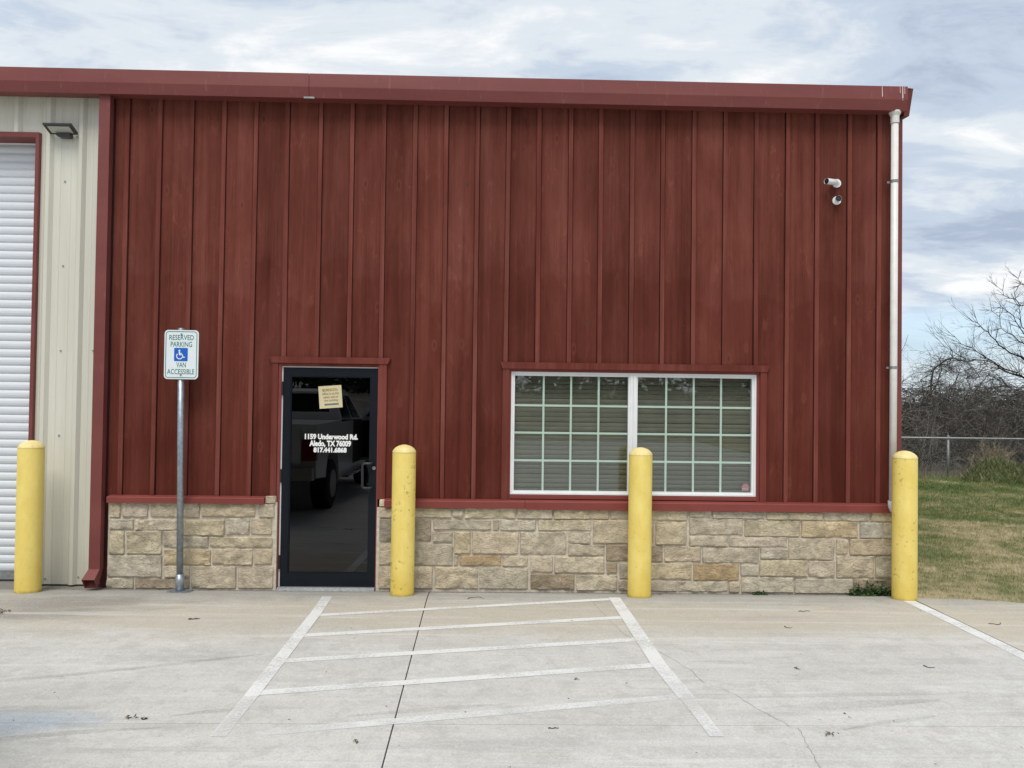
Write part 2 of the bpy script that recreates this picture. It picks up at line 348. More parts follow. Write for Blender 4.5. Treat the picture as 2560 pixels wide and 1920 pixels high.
# vegetation and ground
def grass_mat(name, blade):
    k = NT(name, 0.85, spec=0.2)
    p = k.noise(k.vec((1, 0.8, 1)), 0.9, 6, 0.65, 0.4); q = k.noise(k.vec(), 7.0, 4, 0.6)
    f = k.math('ADD', k.math('MULTIPLY', p, 0.65), k.math('MULTIPLY', q, 0.35))
    y = k.xyz()[1]
    f = k.math('ADD', f, k.math('MULTIPLY', k.math('SUBTRACT', y, 5.0), -0.010))
    c = k.ramp(f, (0.38, (0.102, 0.140, 0.048)), (0.465, (0.165, 0.196, 0.078)), (0.53, (0.275, 0.258, 0.130)), (0.615, (0.47, 0.405, 0.26)))
    if blade:
        r = k.noise(k.vec((1, 1, 0.02)), 90.0, 2)
        c = k.mix(k.ramp(r, (0.40, 0.0), (0.62, 1.0)), k.mix(1.0, c, (0.72, 0.80, 0.72), 'MULTIPLY'), k.mix(1.0, c, (1.6, 1.5, 1.5), 'MULTIPLY'))
    else: c = k.mix(1.0, c, (0.80, 0.78, 0.76), 'MULTIPLY')
    return k.col(c).m
MAT['lawn'] = grass_mat('lawn_soil', False); MAT['blade'] = grass_mat('lawn_blade', True)
def twig_mat(name, a, b):
    k = NT(name, 0.9, spec=0.15); n = k.noise(k.vec((4, 4, 1)), 5.0, 3)
    return k.col(k.mix(k.ramp(n, (0.38, 0.0), (0.62, 1.0)), a, b)).m
MAT['bark'] = twig_mat('grey_bark', (0.032, 0.027, 0.023), (0.070, 0.060, 0.050))
MAT['twig_dark'] = twig_mat('dark_twig', (0.056, 0.050, 0.044), (0.135, 0.122, 0.108))
MAT['twig_pale'] = twig_mat('pale_twig', (0.20, 0.185, 0.165), (0.36, 0.335, 0.30))
MAT['straw'] = twig_mat('dry_straw', (0.30, 0.25, 0.16), (0.46, 0.40, 0.28))
MAT['straw_grey'] = twig_mat('weathered_straw', (0.17, 0.155, 0.13), (0.32, 0.29, 0.24))
MAT['weed'] = twig_mat('weed_leaf', (0.03, 0.065, 0.022), (0.075, 0.13, 0.045))
MAT['mound_blade'] = twig_mat('mound_grass_blade', (0.042, 0.080, 0.022), (0.12, 0.15, 0.05))
MAT['leafdry'] = twig_mat('dry_leaf', (0.06, 0.045, 0.03), (0.17, 0.12, 0.07))
MAT['field'] = plain('dry_field', (0.20, 0.18, 0.10), 0.95, var=0.3, scale=0.4)
MAT['bank'] = plain('pale_earth_bank', (0.36, 0.32, 0.25), 0.95, var=0.35, scale=1.2)
MAT['woods'] = twig_mat('winter_woods', (0.035, 0.032, 0.022), (0.085, 0.075, 0.05))
# truck
MAT['truck'] = plain('white_car_paint', (0.66, 0.67, 0.66), 0.25, var=0.02)
MAT['tyre'] = plain('tyre_rubber', (0.016, 0.016, 0.016), 0.85)
MAT['rim'] = plain('alloy_rim', (0.36, 0.36, 0.37), 0.3, 0.7)
MAT['tail'] = plain('red_tail_lens', (0.20, 0.012, 0.012), 0.2)
MAT['bumper'] = plain('steel_bumper', (0.42, 0.42, 0.43), 0.25, 0.8)

# ------------------------------------------------------------------ mesh helpers
class MB:
    def __init__(s): s.v = []; s.f = []
    def add(s, vs, fs):
        o = len(s.v); s.v += [tuple(x) for x in vs]; s.f += [tuple(i + o for i in f) for f in fs]; return s
    def box(s, x0, x1, y0, y1, z0, z1):
        return s.add([(x0, y0, z0), (x1, y0, z0), (x1, y1, z0), (x0, y1, z0), (x0, y0, z1), (x1, y0, z1), (x1, y1, z1), (x0, y1, z1)],
                     [(0, 3, 2, 1), (4, 5, 6, 7), (0, 1, 5, 4), (1, 2, 6, 5), (2, 3, 7, 6), (3, 0, 4, 7)])
    def prism(s, poly, axis, a, b):
        """poly: 2D points; axis 'x': (y,z) extruded in x, 'y': (x,z), 'z': (x,y)."""
        mk = {'x': lambda p, t: (t, p[0], p[1]), 'y': lambda p, t: (p[0], t, p[1]), 'z': lambda p, t: (p[0], p[1], t)}[axis]
        n = len(poly)
        area = sum(poly[i][0] * poly[(i + 1) % n][1] - poly[(i + 1) % n][0] * poly[i][1] for i in range(n))
        if (area < 0) != (axis == 'y'): poly = poly[::-1]
        vs = [mk(p, a) for p in poly] + [mk(p, b) for p in poly]
        fs = [tuple(range(n))[::-1], tuple(range(n, 2 * n))] + [(i, (i + 1) % n, n + (i + 1) % n, n + i) for i in range(n)]
        if b < a: fs = [f[::-1] for f in fs]
        return s.add(vs, fs)
    def tube(s, pts, rad, n=8, caps=True):
        pts = [Vector(p) for p in pts]
        if isinstance(rad, (int, float)): rad = [rad] * len(pts)
        vs = []; fs = []; ref = None
        for i, p in enumerate(pts):
            d = (pts[min(i + 1, len(pts) - 1)] - pts[max(i - 1, 0)]).normalized()
            if ref is None: ref = Vector((0, 0, 1)) if abs(d.z) < 0.9 else Vector((1, 0, 0))
            a = d.cross(ref).normalized(); b = d.cross(a).normalized(); ref = a.cross(d)
            for k2 in range(n):
                t = 2 * math.pi * k2 / n
                vs.append(p + (a * math.cos(t) + b * math.sin(t)) * rad[i])
        m = len(pts)
        for i in range(m - 1):
            for k2 in range(n):
                fs.append((i * n + k2, (i + 1) * n + k2, (i + 1) * n + (k2 + 1) % n, i * n + (k2 + 1) % n))
        if caps and n > 2: fs.append(tuple(range(n))); fs.append(tuple(range((m - 1) * n, m * n))[::-1])
        return s.add(vs, fs)
    def lathe(s, prof, c, n=28):
        """prof: (radius, z) from bottom to top about the vertical through c."""
        vs = []; fs = []
        for r, z in prof:
            for k2 in range(n):
                t = 2 * math.pi * k2 / n; vs.append((c[0] + r * math.cos(t), c[1] + r * math.sin(t), z))
        for i in range(len(prof) - 1):
            for k2 in range(n): fs.append((i * n + k2, i * n + (k2 + 1) % n, (i + 1) * n + (k2 + 1) % n, (i + 1) * n + k2))
        fs.append(tuple(range(n))[::-1]); fs.append(tuple(range((len(prof) - 1) * n, len(prof) * n)))
        return s.add(vs, fs)
    def disc(s, c, d, r, length, n=20, r2=None):
        c = Vector(c); d = Vector(d).normalized()
        return s.tube([c, c + d * length], [r, r2 if r2 else r], n)
    def build(s, name, mat, parent=None, smooth=False, color=None, origin=(0, 0, 0)):
        me = bpy.data.meshes.new(name)
        o = Vector(origin)
        me.from_pydata([tuple(Vector(v) - o) for v in s.v], [], s.f)
        if smooth: me.shade_smooth()
        me.materials.append(MAT[mat]); me.update()
        return link(name, me, parent, color, origin)
def link(name, me, parent=None, color=None, origin=(0, 0, 0)):
    ob = bpy.data.objects.new(name, me); sc.collection.objects.link(ob)
    ob.location = origin
    if parent is not None:
        ob.parent = parent
        ob.location = Vector(origin) - wpos(parent)
    if color: ob.color = (*color, 1)
    return ob
def wpos(o):
    p = Vector((0, 0, 0))
    while o is not None: p += o.location; o = o.parent
    return p
def thing(name, label, cat, loc=(0, 0, 0), group=None, kind=None):
    o = bpy.data.objects.new(name, None); sc.collection.objects.link(o); o.location = loc
    o.empty_display_size = 0.2
    if label: o['label'] = label
    if cat: o['category'] = cat
    if group: o['group'] = group
    if kind: o['kind'] = kind
    return o
def tag(o, label=None, cat=None, group=None, kind=None):
    for a, b in (('label', label), ('category', cat), ('group', group), ('kind', kind)):
        if b: o[a] = b
    return o
def bulk(name, co, tris, mat, parent=None, kind=None, smooth=False, quads=None):
    me = bpy.data.meshes.new(name)
    co = np.asarray(co, np.float32).reshape(-1, 3)
    faces = np.asarray(quads if quads is not None else tris, np.int32)
    nv = faces.shape[1]
    me.vertices.add(len(co)); me.vertices.foreach_set('co', co.ravel())
    me.loops.add(faces.size); me.loops.foreach_set('vertex_index', faces.ravel())
    me.polygons.add(len(faces)); me.polygons.foreach_set('loop_start', np.arange(0, faces.size, nv, dtype=np.int32))
    me.update(calc_edges=True); me.validate()
    if smooth: me.shade_smooth()
    me.materials.append(MAT[mat])
    o = link(name, me, parent)
    if kind: o['kind'] = kind
    return o
def tubes(paths, rad, sides=3):
    """paths (N,K,3), rad (N,K) -> vertices and quads of N thin tubes."""
    P = np.asarray(paths, float); N, K, _ = P.shape; rad = np.broadcast_to(rad, (N, K))
    d = np.gradient(P, axis=1); d /= np.linalg.norm(d, axis=2, keepdims=True) + 1e-9
    ref = np.broadcast_to(np.array([0.37, 0.83, 0.42]), d.shape)
    a = np.cross(d, ref); a /= np.linalg.norm(a, axis=2, keepdims=True) + 1e-9
    b = np.cross(d, a)
    ang = 2 * np.pi * np.arange(sides) / sides
    V = P[:, :, None] + rad[:, :, None, None] * (a[:, :, None] * np.cos(ang)[None, None, :, None] + b[:, :, None] * np.sin(ang)[None, None, :, None])
    idx = np.arange(N * K * sides).reshape(N, K, sides)
    nx = np.roll(idx, -1, axis=2)
    Q = np.stack([idx[:, :-1], idx[:, 1:], nx[:, 1:], nx[:, :-1]], -1).reshape(-1, 4)
    return V.reshape(-1, 3), Q
class Bulk:
    def __init__(s): s.V = []; s.Q = []; s.n = 0
    def add(s, V, Q): s.V.append(np.asarray(V, float)); s.Q.append(np.asarray(Q) + s.n); s.n += len(V); return s
    def build(s, name, mat, parent=None, kind=None): return bulk(name, np.concatenate(s.V), None, mat, parent, kind, quads=np.concatenate(s.Q))

def text_mesh(body, bold=0.0):
    cu = bpy.data.curves.new('lettering', 'FONT'); cu.body = body; cu.size = 1.0; cu.offset = bold; cu.resolution_u = 3
    ob = bpy.data.objects.new('lettering', cu); sc.collection.objects.link(ob)
    dg = bpy.context.evaluated_depsgraph_get(); me = ob.evaluated_get(dg).to_mesh()
    v = [tuple(x.co) for x in me.vertices]; f = [tuple(p.vertices) for p in me.polygons]
    bpy.data.objects.remove(ob); bpy.data.curves.remove(cu)
    return v, f
def put_text(mb, body, x0, x1, z0, z1, y, bold=0.0, shear=0.0, capref=None):
    """fit a line of lettering to x0..x1 and z0..z1 on a plane facing the lot."""
    v, f = text_mesh(body, bold)
    xs = [p[0] for p in v]; ys = [p[1] for p in v]; a, b = min(xs), max(xs)
    lo, hi = (min(ys), max(ys)) if capref is None else capref
    mb.add([(x0 + (p[0] - a) / (b - a) * (x1 - x0), y, z0 + (p[1] - lo) / (hi - lo) * (z1 - z0)) for p in v], f)
def stroke(mb, pts, w, y, closed=False):
    n = len(pts); L = []; Rr = []
    for i in range(n):
        if closed: p0, p1 = pts[i - 1], pts[(i + 1) % n]
        else: p0, p1 = pts[max(i - 1, 0)], pts[min(i + 1, n - 1)]
        dx, dz = p1[0] - p0[0], p1[1] - p0[1]; l = math.hypot(dx, dz) or 1
        nx, nz = -dz / l * w / 2, dx / l * w / 2
        L.append((pts[i][0] + nx, y, pts[i][1] + nz)); Rr.append((pts[i][0] - nx, y, pts[i][1] - nz))
    fs = [(n + i, n + (i + 1) % n, (i + 1) % n, i) for i in range(n if closed else n - 1)]
    mb.add(L + Rr, fs)
def rrect(x0, x1, z0, z1, r, n=6):
    pts = []
    for cx, cz, a in ((x1 - r, z1 - r, 0), (x0 + r, z1 - r, 90), (x0 + r, z0 + r, 180), (x1 - r, z0 + r, 270)):
        for i in range(n + 1):
            t = R(a + 90 * i / n); pts.append((cx + r * math.cos(t), cz + r * math.sin(t)))
    return pts
def zg(Y):
    if Y >= 0: return 0.0
    if Y > -0.35: return 0.035 * (-Y / 0.35)
    if Y > -1: return 0.035 + 0.005 * (-Y - 0.35) / 0.65
    return 0.04

# ------------------------------------------------------------------ ground
def sheet(name, poly, z, mat, kind='structure'):
    mb = MB(); vs = [(x, y, z if not callable(z) else z(x, y)) for x, y in poly]
    mb.add(vs, [tuple(range(len(vs)))]); o = mb.build(name, mat); o['kind'] = kind; return o
sheet('ground', [(-700, -700), (700, -700), (700, 700), (-700, 700)], -0.09, 'field')
lot = thing('concrete_lot', 'pale worn concrete parking lot in front of the red building', None, (0, -3, 0), kind='structure')
mb = MB(); mb.add([(-20, -27, -0.05), (9.2, -27, -0.05), (9.2, -1.5, -0.05), (5, -0.5, -0.05), (3.9, -0.3, -0.05), (3.9, 0.3, -0.05), (-20, 0.3, -0.05)], [tuple(range(7))])
mb.build('joint_filler', 'joint', lot)
def jx(i, Y):
    return [-20.0, -14.1, -9.6, -5.1, -0.595 + (-0.403 - Y) * 0.0192, 3.936 + (-0.44 - Y) * 0.004, 9.0][i]
ylines = [0.28, -3.128, -7.9, -12.6, -17.3, -22.0, -26.7]
GX, GY = 0.0042, 0.0022
for i in range(6):
    for j in range(6):
        ya, yb = ylines[j], ylines[j + 1]
        ys = [ya - (0 if j == 0 else GY)] + [y for y in (0.0, -0.12, -0.25, -0.35, -0.6, -1.0, -2.0) if yb < y < ya] + [yb + GY]
        if i == 5 and j == 0:
            edge = [(3.95, -0.265), (4.2, -0.29), (4.5, -0.312), (4.92, -0.43), (5.6, -0.72), (6.6, -1.2), (9.0, -2.3)]
            poly = [(jx(5, -0.27) + GX * 1.9, -0.265)] + edge[1:] + [(9.0, yb + GY), (jx(5, yb) + GX * 1.9, yb + GY)]
            mb = MB(); mb.prism(poly, 'z', -0.06, 0.037)
        else:
            mb = MB(); vs = []
            for y in ys:
                for xx in (jx(i, y) + (GX if i < 5 else GX * 1.9), jx(i + 1, y) - (GX if i < 4 else GX * 1.9)):
                    vs.append((xx, y, zg(y)))
            n = len(ys); fs = [(2 * a, 2 * a + 2, 2 * a + 3, 2 * a + 1) for a in range(n - 1)]
            low = [(x, y, -0.06) for x, y, z in vs]; m = len(vs)
            fs += [(2 * a, m + 2 * a, m + 2 * a + 2, 2 * a + 2) for a in range(n - 1)]
            fs += [(2 * a + 1, 2 * a + 3, m + 2 * a + 3, m + 2 * a + 1) for a in range(n - 1)]
            fs += [(0, 1, m + 1, m), (2 * n - 2, m + 2 * n - 2, m + 2 * n - 1, 2 * n - 1)]
            mb.add(vs + low, fs)
        mb.build('slab', 'concrete', lot)
# hairline crack in the middle bay
cp = [(0.90, -0.42), (0.928, -0.682), (0.961, -1.011), (1.037, -1.481), (1.114, -1.65), (1.221, -1.886), (1.35, -2.24), (1.381, -2.474), (1.517, -2.667), (1.599, -2.932), (1.684, -3.14), (1.731, -3.154), (1.698, -3.315), (1.679, -3.438), (1.652, -3.615), (1.70, -4.1), (1.62, -4.6)]
pts = []
for (a, b), (c, d) in zip(cp[:-1], cp[1:]):
    for t in range(6):
        u = t / 6; pts.append((a + (c - a) * u + random.uniform(-.007, .007), b + (d - b) * u + random.uniform(-.007, .007)))
mb = MB(); w = [random.uniform(0.0005, 0.0015) for _ in pts]
vs = [(x - ww, y, zg(y) + 0.0015) for (x, y), ww in zip(pts, w)] + [(x + ww, y, zg(y) + 0.0015) for (x, y), ww in zip(pts, w)]
n = len(pts); mb.add(vs, [(i + 1, n + i + 1, n + i, i) for i in range(n - 1)]); mb.build('crack', 'joint', lot)

# painted markings
def stripe(name, x0, y0, x1, y1, wx, mat, z=0.0025, along='y'):
    mb = MB(); n = 14; vs = []
    for i in range(n + 1):
        t = i / n; x = x0 + (x1 - x0) * t; y = y0 + (y1 - y0) * t
        a, b = ((wx / 2, 0) if along == 'y' else (0, wx / 2))
        for s in (-1, 1):
            px_, py_ = x + s * a, y + s * b; vs.append((px_, py_, zg(py_) + z))
    mb.add(vs, [(2 * i, 2 * i + 1, 2 * i + 3, 2 * i + 2) for i in range(n)])
    o = mb.build(name, mat); o['kind'] = 'structure'; return o
stripe('bay_line', -1.503, -0.395, -1.478, -0.95, 0.094, 'paint_faded', 0.005)
stripe('bay_line', -1.478, -0.95, -1.460, -2.20, 0.095, 'paint', 0.005)
stripe('bay_line', -1.460, -2.20, -1.452, -2.75, 0.09, 'paint_faded', 0.005)
stripe('bay_line', -1.452, -2.75, -1.455, -3.3, 0.085, 'paint_ghost', 0.005)
stripe('bay_line', 1.125, -0.352, 1.156, -2.16, 0.108, 'paint', 0.005)
stripe('bay_line', 1.156, -2.16, 1.20, -2.75, 0.105, 'paint_faded', 0.005)
stripe('bay_line', 1.20, -2.75, 1.232, -3.28, 0.08, 'paint_ghost', 0.005)
stripe('bay_line', 3.862, -0.384, 3.872, -3.1, 0.112, 'paint')
for a, b, w_, m_ in (((-1.43, -0.993), (1.07, -0.405), 0.074, 'paint'), ((-1.44, -1.545), (1.11, -1.00), 0.082, 'paint'), ((-1.43, -2.112), (1.09, -1.60), 0.082, 'paint'),
                     ((-1.42, -2.684), (1.114, -2.158), 0.085, 'paint'), ((-1.2, -3.24), (1.19, -2.71), 0.08, 'paint_ghost')):
    stripe('hatch_line', a[0], a[1], b[0], b[1], w_, m_, 0.0025, 'x')
for pts_, w_ in (([(-1.812, -3.031), (-1.652, -2.972), (-1.48, -2.931), (-1.273, -2.908), (-1.07, -2.913)], .05), ([(-3.6, -2.65), (-3.103, -2.506), (-2.73, -2.395), (-2.32, -2.252), (-1.947, -2.1), (-1.6, -1.97)], .06),
                 ([(1.611, -2.898), (1.932, -2.861), (2.305, -2.815), (2.769, -2.752)], .11), ([(1.967, -3.183), (2.24, -3.082), (2.424, -3.039), (2.603, -2.989)], .05), ([(1.374, -2.079), (1.608, -2.061), (1.839, -2.105)], .035),
                 ([(-.82, -3.022), (-.433, -2.936), (.126, -2.828)], .07), ([(-2.9, -3.45), (-2.578, -3.333), (-2.262, -3.252), (-1.798, -3.185)], .06)):
    mb = MB(); n = len(pts_); vs = []
    for i, (x, y) in enumerate(pts_):
        ww = w_ * (.25 if i in (0, n - 1) else 1) / 2; vs += [(x, y - ww, zg(y) + .0012), (x, y + ww, zg(y) + .0012)]
    mb.add(vs, [(2 * i, 2 * i + 2, 2 * i + 3, 2 * i + 1) for i in range(n - 1)]); mb.build('tyre_mark', 'scuff')['kind'] = 'structure'
mb = MB(); mb.add([(-3.2, -2.95, .0437), (-2.15, -2.98, .0437), (-2.05, -3.30, .0437), (-3.2, -3.36, .0437)], [(3, 2, 1, 0)]); mb.build('blue_marking', 'paint_blue')['kind'] = 'structure'

# lawn: a gently uneven sheet from the concrete edge to the fence and beyond
edge = [(3.95, -0.262), (4.2, -0.288), (4.5, -0.310), (4.92, -0.428), (5.6, -0.718), (6.6, -1.198), (9.0, -2.298), (9.0, -27)]
def lawn_edge(x):
    for (a, b), (c, d) in zip(edge[:-1], edge[1:]):
        if a <= x < c: return b + (d - b) * (x - a) / (c - a)
    return -27.0 if x >= 9 else -0.262
def lawn_z(x, y):
    d = max(0, min(1, (y - lawn_edge(x)) / 1.2))
    return 0.034 + d * (0.03 * noise.noise(Vector((x * 0.35, y * 0.35, 2))) + 0.012 * noise.noise(Vector((x * 1.4, y * 1.4, 5))))
mb = MB(); xs = [3.95 + 0.35 * i for i in range(90)]; nyy = 70
for x in xs:
    e = lawn_edge(x)
    for j in range(nyy):
        y = e + (40 - e) * (j / (nyy - 1)) ** 1.5; mb.v.append((x, y, lawn_z(x, y)))
for i in range(len(xs) - 1):
    for j in range(nyy - 1): mb.f.append((i * nyy + j, (i + 1) * nyy + j, (i + 1) * nyy + j + 1, i * nyy + j + 1))
mb.build('lawn', 'lawn', smooth=True)['kind'] = 'structure'

# ------------------------------------------------------------------ building
B = thing('metal_building', 'low red board and stone fronted shop building with beige metal bay', 'building', (0, 0, 0))
DX0, DX1 = -2.056, -1.130
# sheathing behind the boards, with the two openings left free
mb = MB()
mb.box(-3.86, -2.075, .03, .07, 0, 4.9); mb.box(-2.075, -1.122, .03, .07, 2.150, 4.9); mb.box(-1.122, 0.140, .03, .07, 0, 4.9)
mb.box(0.140, 2.574, .03, .07, 2.142, 4.9); mb.box(0.140, 2.574, .03, .07, 0, 0.905); mb.box(2.574, 3.90, .03, .07, 0, 4.9)
mb.build('wall_sheathing', 'sheath', B)
mb = MB()
mb.box(-3.80, -3.75, .075, 5, 0, 3); mb.box(3.78, 3.83, .075, 5, 0, 3); mb.box(-3.80, 3.83, 5.0, 5.05, 0, 3); mb.box(-3.80, 3.83, .075, 5.05, 3.0, 3.05); mb.box(-3.80, 3.83, .075, 5.05, -0.02, 0.01)
mb.build('interior_shell', 'interior', B)
mb = MB(); mb.box(3.905, 3.985, .08, 14, 0, 4.68); mb.box(-20, -19.95, .30, 14, 0, 4.68); mb.box(-20, 3.905, 13.95, 14, 0, 4.68)
mb.build('side_wall', 'red', B)
mb = MB(); mb.box(3.95, 4.002, .022, .078, .86, 4.69); mb.build('corner_trim', 'red', B)

bat = [-3.578, -3.268, -2.963, -2.654, -2.35, -2.045, -1.726, -1.419, -1.112, -0.809, -0.505, -0.201, 0.098, 0.401, 0.71, 1.005, 1.313, 1.615, 1.922, 2.229, 2.536, 2.844, 3.138, 3.457, 3.752]
bounds = [-3.699] + bat + [3.869]
TOP = 4.742; BOT = 0.868
CUTS = ((-2.12, -1.075, 2.20), (0.10, 2.62, 2.18))
for a, b in zip(bounds[:-1], bounds[1:]):
    a += 0.0255 if a in bat else 0.002; b -= 0.0255 if b in bat else 0.002
    poly = [(a, TOP), (a, BOT), (b, BOT), (b, TOP)]
    for c0, c1, zt in CUTS:
        if c0 <= a and b <= c1: poly = [(a, TOP), (a, zt), (b, zt), (b, TOP)]
        elif a < c0 < b: poly = [(a, TOP), (a, BOT), (c0, BOT), (c0, zt), (b, zt), (b, TOP)]
        elif a < c1 < b: poly = [(a, TOP), (a, zt), (c1, zt), (c1, BOT), (b, BOT), (b, TOP)]
    MB().prism(poly, 'y', random.uniform(-.0015, .0015), .029).build('board', 'board', B)
for x in bat:
    z0 = 0.885
    if -2.173 < x < -1.019: z0 = 2.241
    if 0.055 < x < 2.667: z0 = 2.219
    w0 = 0.0205 + random.uniform(-.001, .001); lean = random.uniform(-.004, .004)
    yf = -0.019 + random.uniform(-.002, .002)
    MB().prism([(x - w0 + lean, TOP - 0.03), (x - w0 - lean, z0), (x + w0 - lean, z0), (x + w0 + lean, TOP - 0.03)], 'y', yf, -0.002).build('batten', 'batten', B)
MB().box(-3.699, 3.50, -.027, -.002, 4.713, 4.747).build('frieze_board', 'casing', B)
MB().box(3.665, 3.869, -.027, -.002, 4.713, 4.747).build('frieze_board', 'casing', B)
for hx, hz in ((0.873, 4.007), (1.833, 2.595), (3.732, 3.975), (3.735, 3.80), (0.875, 2.63), (-0.30, 3.95)):
    MB().disc((hx, 0.001, hz), (0, -1, 0), random.uniform(.006, .010), .0035, 10).build('nail_hole', 'black', B)

# stone wainscot
MB().box(-3.668, -2.072, -.033, .029, 0, .84).build('mortar_bed', 'mortar', B)
MB().box(-1.120, 3.884, -.033, .029, 0, .80).build('mortar_bed', 'mortar', B)
PAL = {'t': (0.57, 0.491, 0.365), 'g': (0.555, 0.499, 0.391), 'l': (0.57, 0.503, 0.36), 'y': (0.548, 0.458, 0.311), 'p': (0.564, 0.485, 0.384), 'b': (0.395, 0.321, 0.225), 'd': (0.364, 0.316, 0.247), 'o': (0.495, 0.38, 0.236), 'w': (0.524, 0.488, 0.408)}
STONES = [
 (-3.658,0.684,-3.549,0.834,'t'),(-3.535,0.69,-3.29,0.836,'p'),(-3.271,0.69,-2.803,0.836,'g'),(-2.788,0.699,-2.276,0.833,'y'),(-2.244,0.698,-2.094,0.829,'t'),
 (-2.183,0.832,-2.08,0.903,'t'),(-3.655,0.572,-3.424,0.673,'g'),(-3.415,0.567,-3.009,0.67,'g'),(-2.999,0.521,-2.564,0.674,'l'),(-2.555,0.532,-2.328,0.688,'g'),
 (-2.318,0.534,-2.115,0.687,'t'),(-3.651,0.338,-3.507,0.561,'l'),(-3.489,0.34,-3.153,0.557,'l'),(-3.143,0.405,-3.007,0.559,'p'),(-2.996,0.405,-2.715,0.51,'g'),
 (-2.704,0.411,-2.108,0.512,'l'),(-3.662,0.123,-3.149,0.329,'g'),(-3.134,0.237,-2.69,0.389,'y'),(-2.676,0.243,-2.293,0.397,'t'),(-2.281,0.251,-2.11,0.4,'t'),
 (-3.671,0.012,-3.412,0.111,'g'),(-3.403,0.013,-2.886,0.109,'b'),(-3.131,0.122,-2.885,0.227,'t'),(-2.87,0.018,-2.445,0.23,'t'),(-2.431,0.02,-2.094,0.233,'t'),
 (-1.098,0.811,-1.021,0.882,'t'),(-1.097,0.705,-0.894,0.805,'t'),(-0.885,0.711,-0.404,0.808,'l'),(-0.396,0.711,-0.289,0.811,'p'),(-0.28,0.708,0.213,0.814,'l'),
 (-1.094,0.481,-0.873,0.695,'d'),(-0.866,0.483,-0.595,0.697,'d'),(-0.579,0.597,-0.021,0.696,'g'),(-0.003,0.596,0.057,0.699,'t'),(0.065,0.594,0.41,0.701,'g'),
 (-0.583,0.48,-0.39,0.579,'g'),(-0.378,0.368,-0.217,0.582,'y'),(-0.204,0.37,0.243,0.584,'t'),(-1.095,0.255,-0.87,0.467,'t'),(-0.863,0.255,-0.384,0.464,'g'),
 (-0.376,0.255,-0.33,0.359,'t'),(-0.322,0.255,0.08,0.355,'o'),(0.092,0.251,0.338,0.353,'t'),(-1.095,0.029,-0.866,0.242,'t'),(-0.859,0.031,-0.576,0.244,'t'),
 (-0.556,0.031,-0.14,0.242,'t'),(-0.131,0.034,0.341,0.24,'g'),(0.223,0.709,0.571,0.814,'g'),(0.579,0.709,1.115,0.814,'l'),(1.128,0.712,1.481,0.813,'t'),
 (0.429,0.597,0.946,0.704,'l'),(0.961,0.48,1.513,0.705,'t'),(0.257,0.365,0.707,0.587,'g'),(0.724,0.476,0.941,0.587,'g'),(0.722,0.361,1.076,0.468,'g'),
 (1.091,0.31,1.39,0.473,'d'),(0.36,0.197,0.579,0.351,'t'),(0.591,0.194,1.076,0.351,'g'),(1.095,0.194,1.198,0.301,'b'),(1.22,0.142,1.433,0.296,'g'),
 (0.362,0.031,0.789,0.183,'b'),(0.806,0.027,1.202,0.179,'g'),(1.213,0.029,1.434,0.134,'p'),(1.48,0.705,1.877,0.805,'l'),(1.897,0.739,2.11,0.806,'g'),
 (2.12,0.728,2.631,0.803,'g'),(1.539,0.475,1.554,0.697,'t'),(1.566,0.473,1.871,0.696,'l'),(1.895,0.571,2.418,0.729,'g'),(2.433,0.56,2.975,0.719,'l'),
 (1.894,0.458,2.273,0.559,'g'),(2.281,0.457,2.853,0.556,'p'),(1.43,0.306,1.643,0.463,'d'),(1.654,0.309,2.012,0.46,'t'),(2.025,0.301,2.576,0.452,'g'),
 (2.587,0.342,2.854,0.444,'g'),(1.431,0.14,1.922,0.296,'l'),(1.936,0.131,2.385,0.291,'o'),(2.396,0.179,2.575,0.288,'g'),(2.584,0.178,3.053,0.334,'l'),
 (1.433,0.021,1.787,0.127,'g'),(1.791,0.021,2.274,0.125,'g'),(2.282,0.017,2.392,0.124,'t'),(2.403,0.02,2.917,0.168,'g'),(2.648,0.72,3.202,0.802,'l'),
 (3.21,0.714,3.657,0.81,'g'),(3.669,0.715,3.889,0.82,'l'),(2.988,0.557,3.546,0.713,'y'),(3.561,0.553,3.781,0.705,'w'),(3.793,0.553,3.89,0.703,'l'),
 (2.863,0.337,3.315,0.548,'g'),(3.329,0.396,3.45,0.545,'t'),(3.462,0.389,3.89,0.545,'t'),(3.063,0.172,3.319,0.332,'p'),(3.333,0.165,3.708,0.382,'t'),
 (3.716,0.166,3.891,0.379,'l'),(2.926,0.015,3.494,0.158,'g'),(3.503,0.008,3.892,0.155,'b')
]
